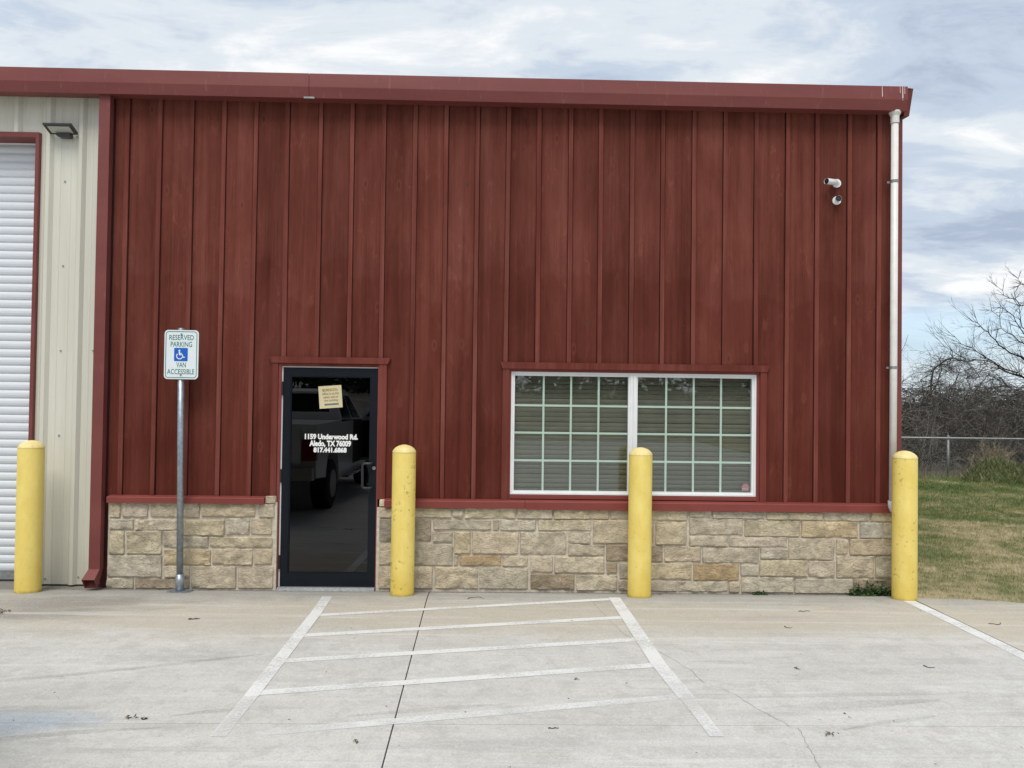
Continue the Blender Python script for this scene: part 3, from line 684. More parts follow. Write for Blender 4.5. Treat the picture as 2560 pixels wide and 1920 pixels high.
def stone(x0, z0, x1, z1, c, idx):
    x0 += .0025; x1 -= .0025; z0 += .002; z1 -= .002
    nx = max(5, min(18, 2 + int((x1 - x0) / .028))); nz = max(5, min(10, 2 + int((z1 - z0) / .024)))
    eu, ew = .007 / (x1 - x0), .006 / (z1 - z0)
    US = [0, eu] + [eu + (1 - 2 * eu) * i / (nx - 2) for i in range(1, nx - 2)] + [1 - eu, 1]; WS = [0, ew] + [ew + (1 - 2 * ew) * j / (nz - 2) for j in range(1, nz - 2)] + [1 - ew, 1]
    amp = random.uniform(.010, .018); base = -.047 - random.uniform(0, .010); sd = random.uniform(0, 90)
    tiltx = random.uniform(-.02, .02); tiltz = random.uniform(-.015, .03)
    vs = []; fs = []
    for j in range(nz + 1):
        for i in range(nx + 1):
            u, w = US[i], WS[j]; x = x0 + (x1 - x0) * u; z = z0 + (z1 - z0) * w
            p = Vector((x * 9 + sd, z * 13 + sd, sd)); nn = noise.noise(p) * 0.8 + abs(noise.noise(p * 2.1)) * 1.3 + 0.35 * noise.noise(p * 4.7) - 0.4
            y = base - amp * nn + tiltx * (u - .5) * (x1 - x0) * .4 + tiltz * (w - .5) * (z1 - z0)
            be = min(u * (x1 - x0), (1 - u) * (x1 - x0), w * (z1 - z0), (1 - w) * (z1 - z0))
            y += .008 * max(0, 1 - be / .006)
            if i in (0, nx): x += noise.noise(Vector((z * 20, sd, 1))) * .0035
            if j in (0, nz): z += noise.noise(Vector((x * 16, sd, 4))) * .0035
            if (i in (0, nx)) and (j in (0, nz)): x += .006 * (1 if i == 0 else -1); z += .004 * (1 if j == 0 else -1)
            vs.append((x, min(y, -.036), z))
    W = nx + 1
    for j in range(nz):
        for i in range(nx): fs.append((j * W + i, j * W + i + 1, (j + 1) * W + i + 1, (j + 1) * W + i))
    ring = [i for i in range(W)] + [j * W + nx for j in range(1, nz + 1)] + [nz * W + i for i in range(nx - 1, -1, -1)] + [j * W for j in range(nz - 1, 0, -1)]
    o = len(vs); vs += [(vs[r][0], -.020, vs[r][2]) for r in ring]; m = len(ring)
    for i in range(m): fs.append((ring[(i + 1) % m], ring[i], o + i, o + (i + 1) % m))
    mb = MB(); mb.add(vs, fs); v = random.uniform(.93, 1.06); t = random.uniform(-.012, .012)
    col = PAL[c]; ob = mb.build('stone', 'stone', B, smooth=True, color=(col[0] * v + t, col[1] * v, col[2] * v - t))
    try: ob.data.set_sharp_from_angle(angle=R(38))
    except Exception: pass
for st_ in STONES: stone(*st_, 0)
def ledge(x0, x1, zt, zb):
    MB().prism([(-.002, zt + .012), (-.002, zb + .012), (-.060, zb), (-.078, zb - .004), (-.080, zt - .004), (-.074, zt + .002)], 'x', x0, x1).build('stone_ledge', 'ledge', B)
ledge(-3.668, -2.186, .884, .832)
ledge(-1.045, 0.30, .876, .812); ledge(0.303, 3.886, .876, .806)

# door
MB().box(-2.148, -2.090, -.024, .029, .905, 2.179).build('door_casing', 'casing', B)
MB().box(-1.118, -1.047, -.024, .029, .880, 2.179).build('door_casing', 'casing', B)
MB().prism([(-2.178, 2.240), (-2.152, 2.180), (-1.040, 2.180), (-1.012, 2.240)], 'y', -.031, -.002).build('door_header', 'casing', B)
MB().box(-2.088, -2.060, -.012, .075, .004, 2.178).build('door_jamb', 'ledge', B)
MB().box(-1.132, -1.120, -.012, .075, .004, 2.178).build('door_jamb', 'ledge', B)
MB().box(-2.060, -1.132, -.010, .075, 2.150, 2.178).build('door_jamb', 'casing', B)
mb = MB(); mb.box(-2.060, -2.0475, .010, .020, .03, 2.150); mb.box(-2.0475, -1.132, .010, .020, 2.139, 2.150); mb.build('weatherstrip', 'vinyl', B)
mb = MB(); mb.prism([(-.075, .004), (-.03, .030), (.075, .030), (.075, -.01), (-.075, -.01)], 'x', -2.060, -1.132); mb.build('threshold', 'galv_dull', B)
mb = MB()
mb.box(-2.046, -1.976, .006, .052, .036, 2.138); mb.box(-1.201, -1.134, .006, .052, .036, 2.138)
mb.box(-1.976, -1.201, .006, .052, 2.056, 2.138); mb.box(-1.976, -1.201, .006, .052, .036, .156)
mb.box(-1.976, -1.201, .012, .024, .156, .166); mb.box(-1.976, -1.966, .012, .024, .166, 2.056); mb.box(-1.211, -1.201, .012, .024, .166, 2.056); mb.box(-1.966, -1.211, .012, .024, 2.046, 2.056)
D = mb.build('glass_door', 'black_metal', B)
MB().box(-1.970, -1.207, .026, .034, .160, 2.052).build('door_glass', 'glass_door', D)
mb = MB(); mb.tube([(-1.176, .008, 1.222), (-1.176, -.045, 1.222), (-1.186, -.052, 1.222), (-1.248, -.052, 1.222), (-1.260, -.052, 1.208), (-1.260, -.052, 1.002), (-1.248, -.052, .988), (-1.186, -.052, .988), (-1.176, -.045, .988), (-1.176, .008, .988)], .0135, 10)
mb.build('pull_handle', 'black', D, smooth=True)
MB().disc((-1.160, .006, 1.175), (0, -1, 0), .017, .006, 16).build('lock_cylinder', 'galv', D)
for z0, z1 in ((1.868, 2.0), (1.03, 1.155), (.20, .33)):
    mb = MB(); mb.tube([(-2.053, .000, z0), (-2.053, .000, z1)], .0095, 10); mb.build('hinge', 'black', D)
for tx, a, b, z0, z1 in (('1159 Underwood Rd.', -1.835, -1.323, 1.444, 1.499), ('Aledo, TX 76009', -1.790, -1.388, 1.381, 1.434), ('817.441.6868', -1.749, -1.429, 1.318, 1.370)):
    mb = MB(); put_text(mb, tx, a, b, z0, z1, .0245, .055, capref=(-.02, .72) if 'Aledo' in tx else None); mb.build('lettering', 'white_letter', D)

# window
MB().box(.072, .136, -.024, .029, .880, 2.153).build('window_casing', 'casing', B)
MB().box(2.586, 2.648, -.024, .029, .880, 2.153).build('window_casing', 'casing', B)
MB().prism([(.048, 2.218), (.068, 2.154), (2.652, 2.154), (2.674, 2.218)], 'y', -.031, -.002).build('window_header', 'casing', B)
mb = MB(); mb.box(.136, .154, .000, .110, .886, 2.153); mb.box(2.561, 2.586, .000, .110, .886, 2.153); mb.box(.154, 2.561, .000, .110, 2.130, 2.153); mb.build('window_reveal', 'ledge', B)
mb = MB(); mb.prism([(-.006, .930), (-.006, .897), (.028, .897), (.028, .934)], 'x', .154, 2.561); mb.build('window_sill', 'ledge', B)
GL = ((.192, 1.302), (1.393, 2.520)); GZ0, GZ1 = .972, 2.090
mb = MB()
mb.box(.156, .174, .012, .085, .937, 2.128); mb.box(2.540, 2.559, .012, .085, .937, 2.128)
mb.box(.174, 2.540, .012, .085, 2.108, 2.128); mb.box(.174, 2.540, .012, .085, .937, .954)
mb.box(1.322, 1.345, .010, .085, .954, 2.108); mb.box(1.350, 1.373, .010, .085, .954, 2.108); mb.box(1.345, 1.350, .020, .085, .954, 2.108)
for (a, b), (oa, ob_) in zip(GL, ((.174, 1.322), (1.373, 2.540))):
    mb.box(oa, a, .024, .080, .954, 2.108); mb.box(b, ob_, .024, .080, .954, 2.108); mb.box(a, b, .024, .080, GZ1, 2.108); mb.box(a, b, .024, .080, .954, GZ0)
Wn = mb.build('window', 'vinyl', B)
for a, b in GL:
    MB().box(a, b, .040, .044, GZ0, GZ1).build('window_glass', 'glass', Wn)
    MB().box(a, b, .064, .068, GZ0, GZ1).build('window_glass', 'glass_inner', Wn)
mz = (1.801, 1.534, 1.264)
for (a, b), mxs in zip(GL, ((.475, .744, 1.015), (1.680, 1.951, 2.222))):
    for x in mxs: MB().box(x - .0095, x + .0095, .050, .058, GZ0, GZ1).build('muntin', 'muntin', Wn)
    for z in mz:
        mb = MB(); cuts = [a] + [q for x in mxs for q in (x - .0095, x + .0095)] + [b]
        for i in range(0, len(cuts), 2): mb.box(cuts[i], cuts[i + 1], .050, .058, z - .0095, z + .0095)
        mb.build('muntin', 'muntin', Wn)
for s_i, (a, b) in enumerate(((.165, 1.318), (1.378, 2.548))):
    arc = [(.0035, -.0235), (-.0025, -.012), (-.0045, 0), (-.0045, .010), (-.0015, .0205)]
    mb = MB(); mb.prism(arc + [(y + .0015, z) for y, z in arc[::-1]], 'x', a, b)
    first = mb.build('blind_slat', 'blind', Wn)
    for i in range(25):
        o = first if i == 0 else first.copy()
        if i: sc.collection.objects.link(o); o.parent = Wn
        o.location = (0, .125, .965 + i * .0465 + random.uniform(-.002, .002)); o.rotation_euler = (random.uniform(-.06, .06), random.uniform(-.0012, .0012), 0)
mb = MB(); mb.prism([(2.430, .990), (2.498, .990), (2.502, 1.035), (2.485, 1.055), (2.464, 1.062), (2.443, 1.055), (2.427, 1.035)], 'y', .037, .0395); mb.build('alarm_sticker', 'sticker', Wn)
mb = MB(); mb.box(2.432, 2.488, .0355, .0365, 1.005, 1.013); mb.build('alarm_sticker', 'sticker_w', Wn)

# gutter, roof
prof = [(-.004, 4.712), (-.140, 4.706), (-.164, 4.805), (-.157, 4.936), (-.145, 4.936), (-.147, 4.925), (-.004, 4.900)]
for a, b in ((-20, -1.812), (-1.808, 3.957)):
    g = MB().prism(prof, 'x', a, b).build('gutter', 'red', B)
for x, z0, w_ in ((3.705, 4.83, .004), (3.905, 4.80, .006), (3.880, 4.87, .003), (3.925, 4.86, .003)):
    mb = MB()
    def gy(z): return -.164 + (z - 4.805) / (4.936 - 4.805) * .007 - .002 if z > 4.805 else -.164 + (4.805 - z) / .089 * .036 - .002
    for zz in (z0,): mb.add([(x - w_, gy(zz), zz), (x + w_, gy(zz), zz), (x + w_ * .6, gy(4.934), 4.934), (x - w_ * .6, gy(4.934), 4.934)], [(0, 1, 2, 3)])
    mb.build('bird_streak', 'rust', g)
mb = MB(); mb.box(-1.860, -1.760, -.150, -.135, 4.700, 4.7155); mb.build('gutter_strap', 'galv_dull', B)
mb = MB(); mb.prism([(-.10, 4.945), (-.10, 4.938), (14.1, 5.90), (14.1, 5.93)], 'x', -20, 4.02); mb.build('roof', 'red', B)
for i in range(26):
    x = 3.55 - .92 * i
    MB().prism([(-.112, 4.952), (-.112, 4.9435), (14.1, 5.931), (14.1, 5.955)], 'x', x - .013, x + .013).build('roof_rib', 'red', B)
mb = MB(); mb.prism([(-.02, 4.70), (14, 5.66), (14, 5.93), (-.095, 4.944)], 'x', 3.992, 4.045); mb.build('rake_trim', 'red', B)
mb = MB(); mb.prism([(.08, 4.66), (14, 5.6), (14, 5.66), (.0, 4.70)], 'x', 3.90, 3.991); mb.build('soffit', 'black', B)
# square downspout with its kicked out foot
mb = MB(); mb.box(-3.808, -3.704, -.105, -.032, .205, 4.72); ds = mb.build('downspout', 'red', B)
mb = MB()
c0 = [(-3.808, -.105, .205), (-3.704, -.105, .205), (-3.704, -.032, .205), (-3.808, -.032, .205)]
c1 = [(-3.824, -.195, .125), (-3.706, -.195, .125), (-3.706, -.135, .034), (-3.824, -.135, .034)]
mb.add(c0 + c1, [(0, 4, 5, 1), (1, 5, 6, 2), (2, 6, 7, 3), (3, 7, 4, 0)])
c2 = [(-3.818, -.188, .122), (-3.712, -.188, .122), (-3.712, -.134, .040), (-3.818, -.134, .040)]; c3 = [(x, y + .06, z + .03) for x, y, z in c2]
mb.add(c1 + c2, [(0, 4, 5, 1), (1, 5, 6, 2), (2, 6, 7, 3), (3, 7, 4, 0)]); mb.add(c2 + c3, [(0, 4, 5, 1), (1, 5, 6, 2), (2, 6, 7, 3), (3, 7, 4, 0), (4, 5, 6, 7)])
mb.build('downspout_elbow', 'red', ds)
# round white pipe at the far corner
mb = MB(); mb.tube([(3.866, -.090, 4.64), (3.862, -.090, 2.2), (3.858, -.090, .93)], .0335, 20); pp = mb.build('drain_pipe', 'pvc', B, smooth=True)
mb = MB(); mb.lathe([(.040, 4.60), (.040, 4.668), (.056, 4.700), (.056, 4.715)], (3.866, -.090), 20); mb.build('pipe_collar', 'pvc', pp)
mb = MB(); mb.tube([(3.858, -.090, .925), (3.860, -.090, .865), (3.872, -.090, .84), (3.90, -.06, .82)], [.043, .043, .041, .038], 18); mb.build('pipe_elbow', 'pvc', pp, smooth=True)
for z in (4.03, 2.213):
    mb = MB(); mb.lathe([(.0360, z - .013), (.0360, z + .013)], (3.865 if z > 3 else 3.862, -.090), 20); mb.box(3.812, 3.918, -.053, -.045, z - .010, z + .010); mb.build('pipe_strap', 'galv_dull', pp)

# beige ribbed metal wall and roll-up door
def rib_profile(x0, x1):
    pts = []; ev = []
    kk = math.floor((x0 + 4.056) / .3115) - 1
    while True:
        c = -4.056 + .3115 * kk; kk += 1
        if c > x1 + .1: break
        if c > -3.9: continue
        for dx, y in ((-.046, 0), (-.017, -.032), (.017, -.032), (.046, 0)): ev.append((c + dx, y))
        for m_ in (.105, .205):
            if c + m_ < -3.9:
                for dx, y in ((-.012, 0), (-.004, -.004), (.004, -.004), (.012, 0)): ev.append((c + m_ + dx, y))
    ev = sorted(ev)
    def at(x):
        for (a, ya), (b, yb) in zip(ev[:-1], ev[1:]):
            if a <= x <= b: return ya + (yb - ya) * (x - a) / (b - a)
        return 0
    return [(x0, at(x0))] + [e for e in ev if x0 < e[0] < x1] + [(x1, at(x1))]
def panel(x0, x1, z0, z1):
    pr = [(x, .08 + y) for x, y in rib_profile(x0, x1)]
    poly = pr + [(x, y + .006) for x, y in pr[::-1]]
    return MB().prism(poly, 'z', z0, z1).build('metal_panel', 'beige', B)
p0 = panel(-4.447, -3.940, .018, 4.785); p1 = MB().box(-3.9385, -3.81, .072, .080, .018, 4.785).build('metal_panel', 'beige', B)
for i in range(4): panel(-8.2 + .938 * i, min(-8.2 + .938 * (i + 1) - .001, -4.449), 4.387, 4.785)
for i in range(12): panel(-19.9 + .97 * i, -19.9 + .97 * (i + 1) - .001, .018, 4.785)
for x, z in ((-4.213, 3.096), (-4.216, 2.271), (-4.313, .068), (-3.997, .086), (-4.213, 3.92), (-4.213, 1.45)):
    MB().disc((x, .0795, z), (0, -1, 0), .0085, .007, 8).build('screw', 'galv_dull', p0)
for x, z in ((-3.89, 3.093), (-3.902, 2.275), (-3.89, 3.92), (-3.89, 1.45)):
    MB().disc((x, .0715, z), (0, -1, 0), .0085, .007, 8).build('screw', 'galv_dull', p1)
RD = thing('roll_up_door', None, None, (0, 0, 0)); RD.parent = B
mb = MB(); mb.box(-4.483, -4.4495, .040, .300, .004, 4.385); mb.box(-8.233, -8.2005, .040, .300, .004, 4.385); mb.box(-8.2, -4.4835, .040, .300, 4.338, 4.385)
mb.build('door_frame', 'red', RD)
def slat(z):
    pr = [(.250, 0), (.250, .004), (.241, .012), (.2365, .030), (.2365, .050), (.241, .066), (.250, .074), (.2505, .0800), (.256, .0800), (.256, 0)]
    return MB().prism(pr, 'x', -8.199, -4.4845)
first = slat(0).build('door_slat', 'slat', RD)
for i in range(53):
    o = first if i == 0 else first.copy()
    if i: sc.collection.objects.link(o); o.parent = RD
    o.location = (0, 0, .100 + i * .0812)
MB().box(-8.198, -4.486, .243, .262, .022, .098).build('bottom_bar', 'galv_dull', RD)
MB().box(-8.198, -4.486, .262, .300, .004, .020).build('door_sill', 'joint', RD)
MB().box(-8.2, -4.4845, .31, .34, 0, 4.6).build('door_backing', 'interior', RD)

# ------------------------------------------------------------------ things fixed to the wall
L = thing('wall_light', 'dark flat floodlight mounted on the beige metal wall', 'light', (-4.21, .06, 4.36))
def sl(t): return 4.372 + (.05 - t) * .40
mb = MB(); x0, x1 = -4.352, -4.085
pr = [(.052, sl(.052)), (.052, sl(.052) + .022), (-.070, sl(-.07) + .022), (-.078, sl(-.07) + .012), (-.074, sl(-.07))]
mb.prism(pr, 'x', x0, x1); mb.build('housing', 'bronze', L)
mb = MB(); mb.add([(x0 + .03, .030, sl(.030) - .002), (x1 - .03, .030, sl(.030) - .002), (x1 - .03, -.055, sl(-.055) - .002), (x0 + .03, -.055, sl(-.055) - .002),
                   (x0 + .03, .030, sl(.030) + .004), (x1 - .03, .030, sl(.030) + .004), (x1 - .03, -.055, sl(-.055) + .004), (x0 + .03, -.055, sl(-.055) + .004)],
                  [(0, 1, 2, 3), (4, 7, 6, 5), (0, 4, 5, 1), (1, 5, 6, 2), (2, 6, 7, 3), (3, 7, 4, 0)]); mb.build('lens', 'lens', L)
mb = MB(); mb.prism([(-4.285, 4.368), (-4.265, 4.345), (-4.235, 4.332), (-4.150, 4.330), (-4.135, 4.340), (-4.135, 4.368)], 'y', .005, .060); mb.build('driver_box', 'bronze', L)
mb = MB(); mb.box(-4.20, -4.155, .055, .079, 4.335, 4.372); mb.tube([(-4.10, .05, 4.355), (-4.07, .075, 4.352)], .010, 8); mb.build('bracket', 'galv_dull', L)

def sec_cam(z, aim, length, r, label):
    c = Vector((3.333, -.001, z)); t = thing('security_camera', label, 'camera', c, 'white security cameras on the boards')
    d = Vector(aim).normalized()
    mb = MB(); mb.disc(c, (0, -1, 0), .042, .012, 24); mb.disc(c + Vector((0, -.012, 0)), (0, -1, 0), .030, .010, 24, .018); mb.build('base_plate', 'chrome', t)
    s0 = c + Vector((0, -.022, .004))
    mb = MB(); mb.tube([s0 + d * -.006, s0 + d * .02], [.014, .018], 14); mb.build('swivel', 'chrome', t)
    a = s0 + d * .016
    mb = MB(); mb.tube([a, a + d * .01, a + d * length], [r * .8, r, r], 22, caps=False); mb.tube([a + d * length, a + d * (length - .018)], [r * .93, r * .93], 22, caps=False)
    mb.tube([a, a + d * .001], [r * .8, r * .8], 22); mb.build('barrel', 'chrome', t, smooth=True)
    mb = MB(); mb.disc(a + d * (length - .012), d, r * .95, .003, 22); mb.build('lens', 'dark_glass', t)
    mb = MB(); mb.disc(a + d * (length - .009), d, r * .4, .003, 16); mb.build('lens_ring', 'black', t)
sec_cam(4.023, (-.86, -.48, -.07), .150, .0295, 'white bullet security camera turned sideways, above the other one')
sec_cam(3.853, (-.16, -.975, .02), .036, .0300, 'white security camera facing the lot, under the sideways one')

# notice taped on the door
c = Vector((-1.594, .0235, 1.858)); N_ = thing('taped_notice', 'yellowed paper notice with an arrow taped askew on the black glass door', 'notice', c)
N_.rotation_euler = (0, R(-4.6), 0)
def local(mb, name, mat):
    o = mb.build(name, mat); o.parent = N_; return o
local(MB().box(-.111, .111, -.0012, 0, -.108, .108), 'paper', 'paper')
mb = MB(); put_text(mb, "BURNCO's", -.073, .073, .055, .082, -.0022, .025); local(mb, 'heading', 'ink_bold')
for tx, a_, b_, z0, z1 in (('office is at the', -.078, .082, .022, .045), ('other end of', -.068, .074, -.012, .011), ('the building', -.062, .070, -.048, -.022)):
    mb = MB(); put_text(mb, tx, a_, b_, z0, z1, -.0022, .008); local(mb, 'lettering', 'ink')
mb = MB(); mb.add([(-.066, -.0022, -.072), (-.048, -.0022, -.086), (-.048, -.0022, -.080), (.076, -.0022, -.080), (.076, -.0022, -.064), (-.048, -.0022, -.064), (-.048, -.0022, -.058)], [tuple(range(7))]); local(mb, 'arrow', 'arrow')

# ------------------------------------------------------------------ sign
base = Vector((-2.925, -.170, zg(-.17)))
S = thing('parking_sign', 'reserved parking sign with a wheelchair symbol on a grey steel post', 'sign', base)
lean = Vector((-2.962, -.170, 2.486))
mb = MB(); mb.tube([base + Vector((0, 0, .01)), lean], .030, 20); mb.build('post', 'galv', S, smooth=True)
mb = MB(); mb.tube([base + Vector((0, 0, .006)), base + Vector((-.002, 0, .165))], .0375, 20); mb.build('sleeve', 'galv', S, smooth=True)
mb = MB(); mb.prism(rrect(base.x - .105, base.x + .105, base.y - .07, base.y + .07, .03), 'z', base.z, base.z + .010); bp = mb.build('base_plate', 'galv', S)
for sx in (-1, 1):
    mb = MB(); mb.tube([base + Vector((sx * .078, -.03, .008)), base + Vector((sx * .078, -.03, .030))], .008, 8); mb.build('bolt', 'galv', bp)
SX0, SX1, SZ0, SZ1, SY = -3.100, -2.783, 2.006, 2.466, -.206
def su(x): return SX0 + (x - 130) / 942 * (SX1 - SX0)
def sv(y): return SZ1 - (y - 168) / 1357 * (SZ1 - SZ0)
mb = MB(); mb.prism(rrect(SX0, SX1, SZ0, SZ1, .035, 8), 'y', SY, SY + .003); P = mb.build('sign_panel', 'sign_white', S)
mb = MB(); stroke(mb, rrect(su(172), su(1022), sv(1482), sv(213), .026, 8), .0066, SY - .0008, closed=True); mb.build('border', 'sign_green', P)
for tx, a_, b_, z0, z1 in (('RESERVED', 262, 940, 445, 303), ('PARKING', 303, 893, 634, 490), ('VAN', 468, 732, 1200, 1058), ('ACCESSIBLE', 218, 970, 1390, 1246)):
    mb = MB(); put_text(mb, tx, su(a_), su(b_), sv(z0), sv(z1), SY - .0008, .010); mb.build('lettering', 'sign_green', P)
mb = MB(); mb.prism(rrect(su(403), su(778), sv(1028), sv(662), .006), 'y', SY - .0012, SY - .0002); mb.build('symbol_square', 'sign_blue', P)
mb = MB(); q = lambda *a: [(su(x), sv(y)) for x, y in a]; ys = SY - .0020; k1 = (SX1 - SX0) / 942
mb.add([(su(548) + 27 * k1 * math.cos(2 * math.pi * i / 16), ys, sv(740) + 27 * k1 * math.sin(2 * math.pi * i / 16)) for i in range(16)], [tuple(range(16))])
stroke(mb, q((548, 760), (552, 850)), 34 * k1, ys); stroke(mb, q((550, 815), (618, 815)), 22 * k1, ys - .0001)
stroke(mb, q((538, 850), (628, 850), (662, 928), (702, 914)), 26 * k1, ys - .0002)
stroke(mb, [(su(556 + 82 * math.cos(R(t))), sv(885 + 82 * math.sin(R(t)))) for t in range(20, 236, 12)], 24 * k1, ys - .0003)
mb.build('wheelchair_symbol', 'white_letter', P)
for yy in (282, 1408):
    mb = MB(); mb.disc((su(598), SY, sv(yy)), (0, -1, 0), .0085, .006, 10); mb.build('bolt', 'galv_dull', P)

# ------------------------------------------------------------------ bollards
def bollard(x, y, label):
    t = thing('bollard', label, 'bollard', (x, y, 0), 'yellow steel bollards in front of the wall'); return t
r = .1095
proto = bollard(-4.283, -.245, 'yellow bollard in front of the white roll-up door')
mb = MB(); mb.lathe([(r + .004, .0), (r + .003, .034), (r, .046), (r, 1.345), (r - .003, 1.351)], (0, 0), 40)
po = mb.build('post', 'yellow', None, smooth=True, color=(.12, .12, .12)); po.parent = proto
mb = MB(); mb.lathe([(r - .006, 1.346), (r + .001, 1.352), (r, 1.358), (r * .92, 1.376), (r * .74, 1.396), (r * .5, 1.411), (r * .22, 1.420), (.004, 1.422)], (0, 0), 40)
ca = mb.build('cap', 'yellow_cap', None, smooth=True); ca.parent = proto
for o in (po, ca):
    try: o.data.set_sharp_from_angle(angle=R(50))
    except Exception: pass
for x, y, lab, chip in ((-.840, -.255, 'yellow bollard with chipped paint beside the black glass door', 1.0), (1.376, -.250, 'smooth yellow bollard in front of the middle of the window', .22),
                  (3.872, -.285, 'yellow bollard at the building corner beside the grass', .6)):
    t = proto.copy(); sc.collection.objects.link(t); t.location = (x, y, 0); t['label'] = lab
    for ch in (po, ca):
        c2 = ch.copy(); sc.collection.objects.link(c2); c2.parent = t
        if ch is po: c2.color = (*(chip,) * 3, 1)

# ------------------------------------------------------------------ fence
FY = 11.4
F = thing('chain_link_fence', 'grey chain link fence running along the far edge of the lawn', 'fence', (11.27, FY, 0))
FX0, FX1, FH = 5.17, 26.5, 1.02
mb = MB(); mb.tube([(FX0 - 3, FY, FH), (FX1, FY, FH)], .021, 8); mb.build('top_rail', 'galv_dull', F, smooth=True)
for i in range(8):
    x = 5.17 + 3.05 * i; mb = MB(); mb.tube([(x, FY + .03, -.05), (x, FY + .03, FH + .03)], .030, 10); p = mb.build('fence_post', 'galv_dull', F, smooth=True)
    mb = MB(); mb.lathe([(.034, FH + .028), (.034, FH + .05), (.015, FH + .065)], (x, FY + .03), 10); mb.build('post_cap', 'galv_dull', p)
pitch = .058; n = int((FX1 - FX0) / pitch); K = int(FH / (pitch / 2)); paths = np.zeros((n, K, 3))
zz = np.linspace(.01, FH - .01, K)
for i in range(n):
    paths[i, :, 0] = FX0 + pitch * i + np.where(np.arange(K) % 2 == 0, 0, pitch) ; paths[i, :, 1] = FY - .024 + np.where(np.arange(K) % 2 == 0, .002, -.002); paths[i, :, 2] = zz
bk = Bulk().add(*tubes(paths, .0026, 3)); bk.build('wire_mesh', 'wire', F, 'stuff')

# ------------------------------------------------------------------ grass
def blades(n, xr, yr, hgt, wid, mat, name, zf, keep, droop=0.5, scale_far=True):
    x = rng.uniform(*xr, n); y = yr[0] + (yr[1] - yr[0]) * rng.random(n) ** 1.25
    m = keep(x, y); x, y = x[m], y[m]; n = len(x)
    z = np.array([zf(a, b) for a, b in zip(x, y)])
    h = hgt * rng.uniform(.45, 1.25, n); th = rng.uniform(0, 2 * np.pi, n); w = wid * (1 + (np.maximum(y, 0) * .09 if scale_far else 0))
    dx, dy = np.cos(th), np.sin(th); ln = rng.uniform(.1, 1.0, n) * droop * h
    a = rng.uniform(0, 2 * np.pi, n)
    p0 = np.stack([x - dx * w, y - dy * w, z - .004], 1); p1 = np.stack([x + dx * w, y + dy * w, z - .004], 1)
    p2 = np.stack([x + np.cos(a) * ln, y + np.sin(a) * ln, z + h], 1)
    V = np.stack([p0, p1, p2], 1).reshape(-1, 3); T = np.arange(3 * n).reshape(-1, 3)
    return bulk(name, V, T, mat, kind='stuff')
ed_x = np.array([e[0] for e in edge]); ed_y = np.array([e[1] for e in edge])
blades(150000, (3.95, 9.5), (-2.2, 6.0), .036, .0022, 'blade', 'lawn_grass', lawn_z, lambda x, y: (y > np.interp(x, ed_x, ed_y) - .02) & (x < 5.2 + .95 * (y + 2.2)), 1.0)
blades(110000, (7.0, 17.0), (5.0, 12.2), .045, .003, 'blade', 'lawn_grass', lawn_z, lambda x, y: (x > 4.6 + .35 * y) & (x < 6 + .95 * y), 0.9)
blades(34000, (4.0, 9.5), (5.2, 12.2), .045, .003, 'blade', 'lawn_grass', lawn_z, lambda x, y: x <= 4.7 + .35 * y, 0.9)
# grassy mound in front of the fence
MC = Vector((11.95, 10.55))
def mound_z(x, y):
    u = (x - MC.x) / .76; v = (y - MC.y) / .75; d = math.sqrt(u * u + v * v)
    return lawn_z(x, y) + max(0.0, .52 * (1 - min(1, d) ** 1.9) * (1 + .28 * noise.noise(Vector((x * 3.2, y * 3.2, 1))))) - .01
mb = MB(); n1 = 26
for i in range(n1 + 1):
    for j in range(n1 + 1):
        x = MC.x - 1.0 + 2.0 * i / n1; y = MC.y - .85 + 1.7 * j / n1; mb.v.append((x, y, mound_z(x, y)))
for i in range(n1):
    for j in range(n1): a = i * (n1 + 1) + j; mb.f.append((a, a + n1 + 1, a + n1 + 2, a + 1))
mb.build('earth_mound', 'lawn', smooth=True)['kind'] = 'structure'
blades(9000, (MC.x - .8, MC.x + .8), (MC.y - .8, MC.y + .8), .10, .0045, 'mound_blade', 'mound_grass', mound_z, lambda x, y: ((x - MC.x) / .76) ** 2 + ((y - MC.y) / .75) ** 2 < 1, .9, False)
blades(1500, (MC.x - .75, MC.x + .95), (MC.y - .8, MC.y + .5), .13, .005, 'straw', 'mound_straw', mound_z, lambda x, y: ((x - MC.x) / .76) ** 2 + ((y - MC.y) / .75) ** 2 < 1, 1.1, False)
# pale dry grass standing along the fence foot
def wisps(name, n, xr, yr, h, mat, spread=.25, rad=.0022, K=4, kind='stuff', parent=None, zb=0.03):
    x = rng.uniform(*xr, n); y = rng.uniform(*yr, n); hh = h * rng.uniform(.35, 1.15, n); a = rng.uniform(0, 2 * np.pi, n); l = spread * hh * rng.uniform(.2, 1.3, n)
    t = np.linspace(0, 1, K)[None]; P = np.stack([x[:, None] + np.cos(a)[:, None] * l[:, None] * t ** 2, y[:, None] + np.sin(a)[:, None] * l[:, None] * t ** 2, zb + hh[:, None] * t], -1)
    return Bulk().add(*tubes(P, rad * (1.2 - t), 3)).build(name, mat, parent, kind)
wisps('dry_grass', 3600, (8.5, 19), (11.48, 12.3), .36, 'straw_grey', .6, .0030)
wisps('dry_grass', 900, (9.5, 17), (11.25, 11.42), .16, 'straw', .6, .0028)

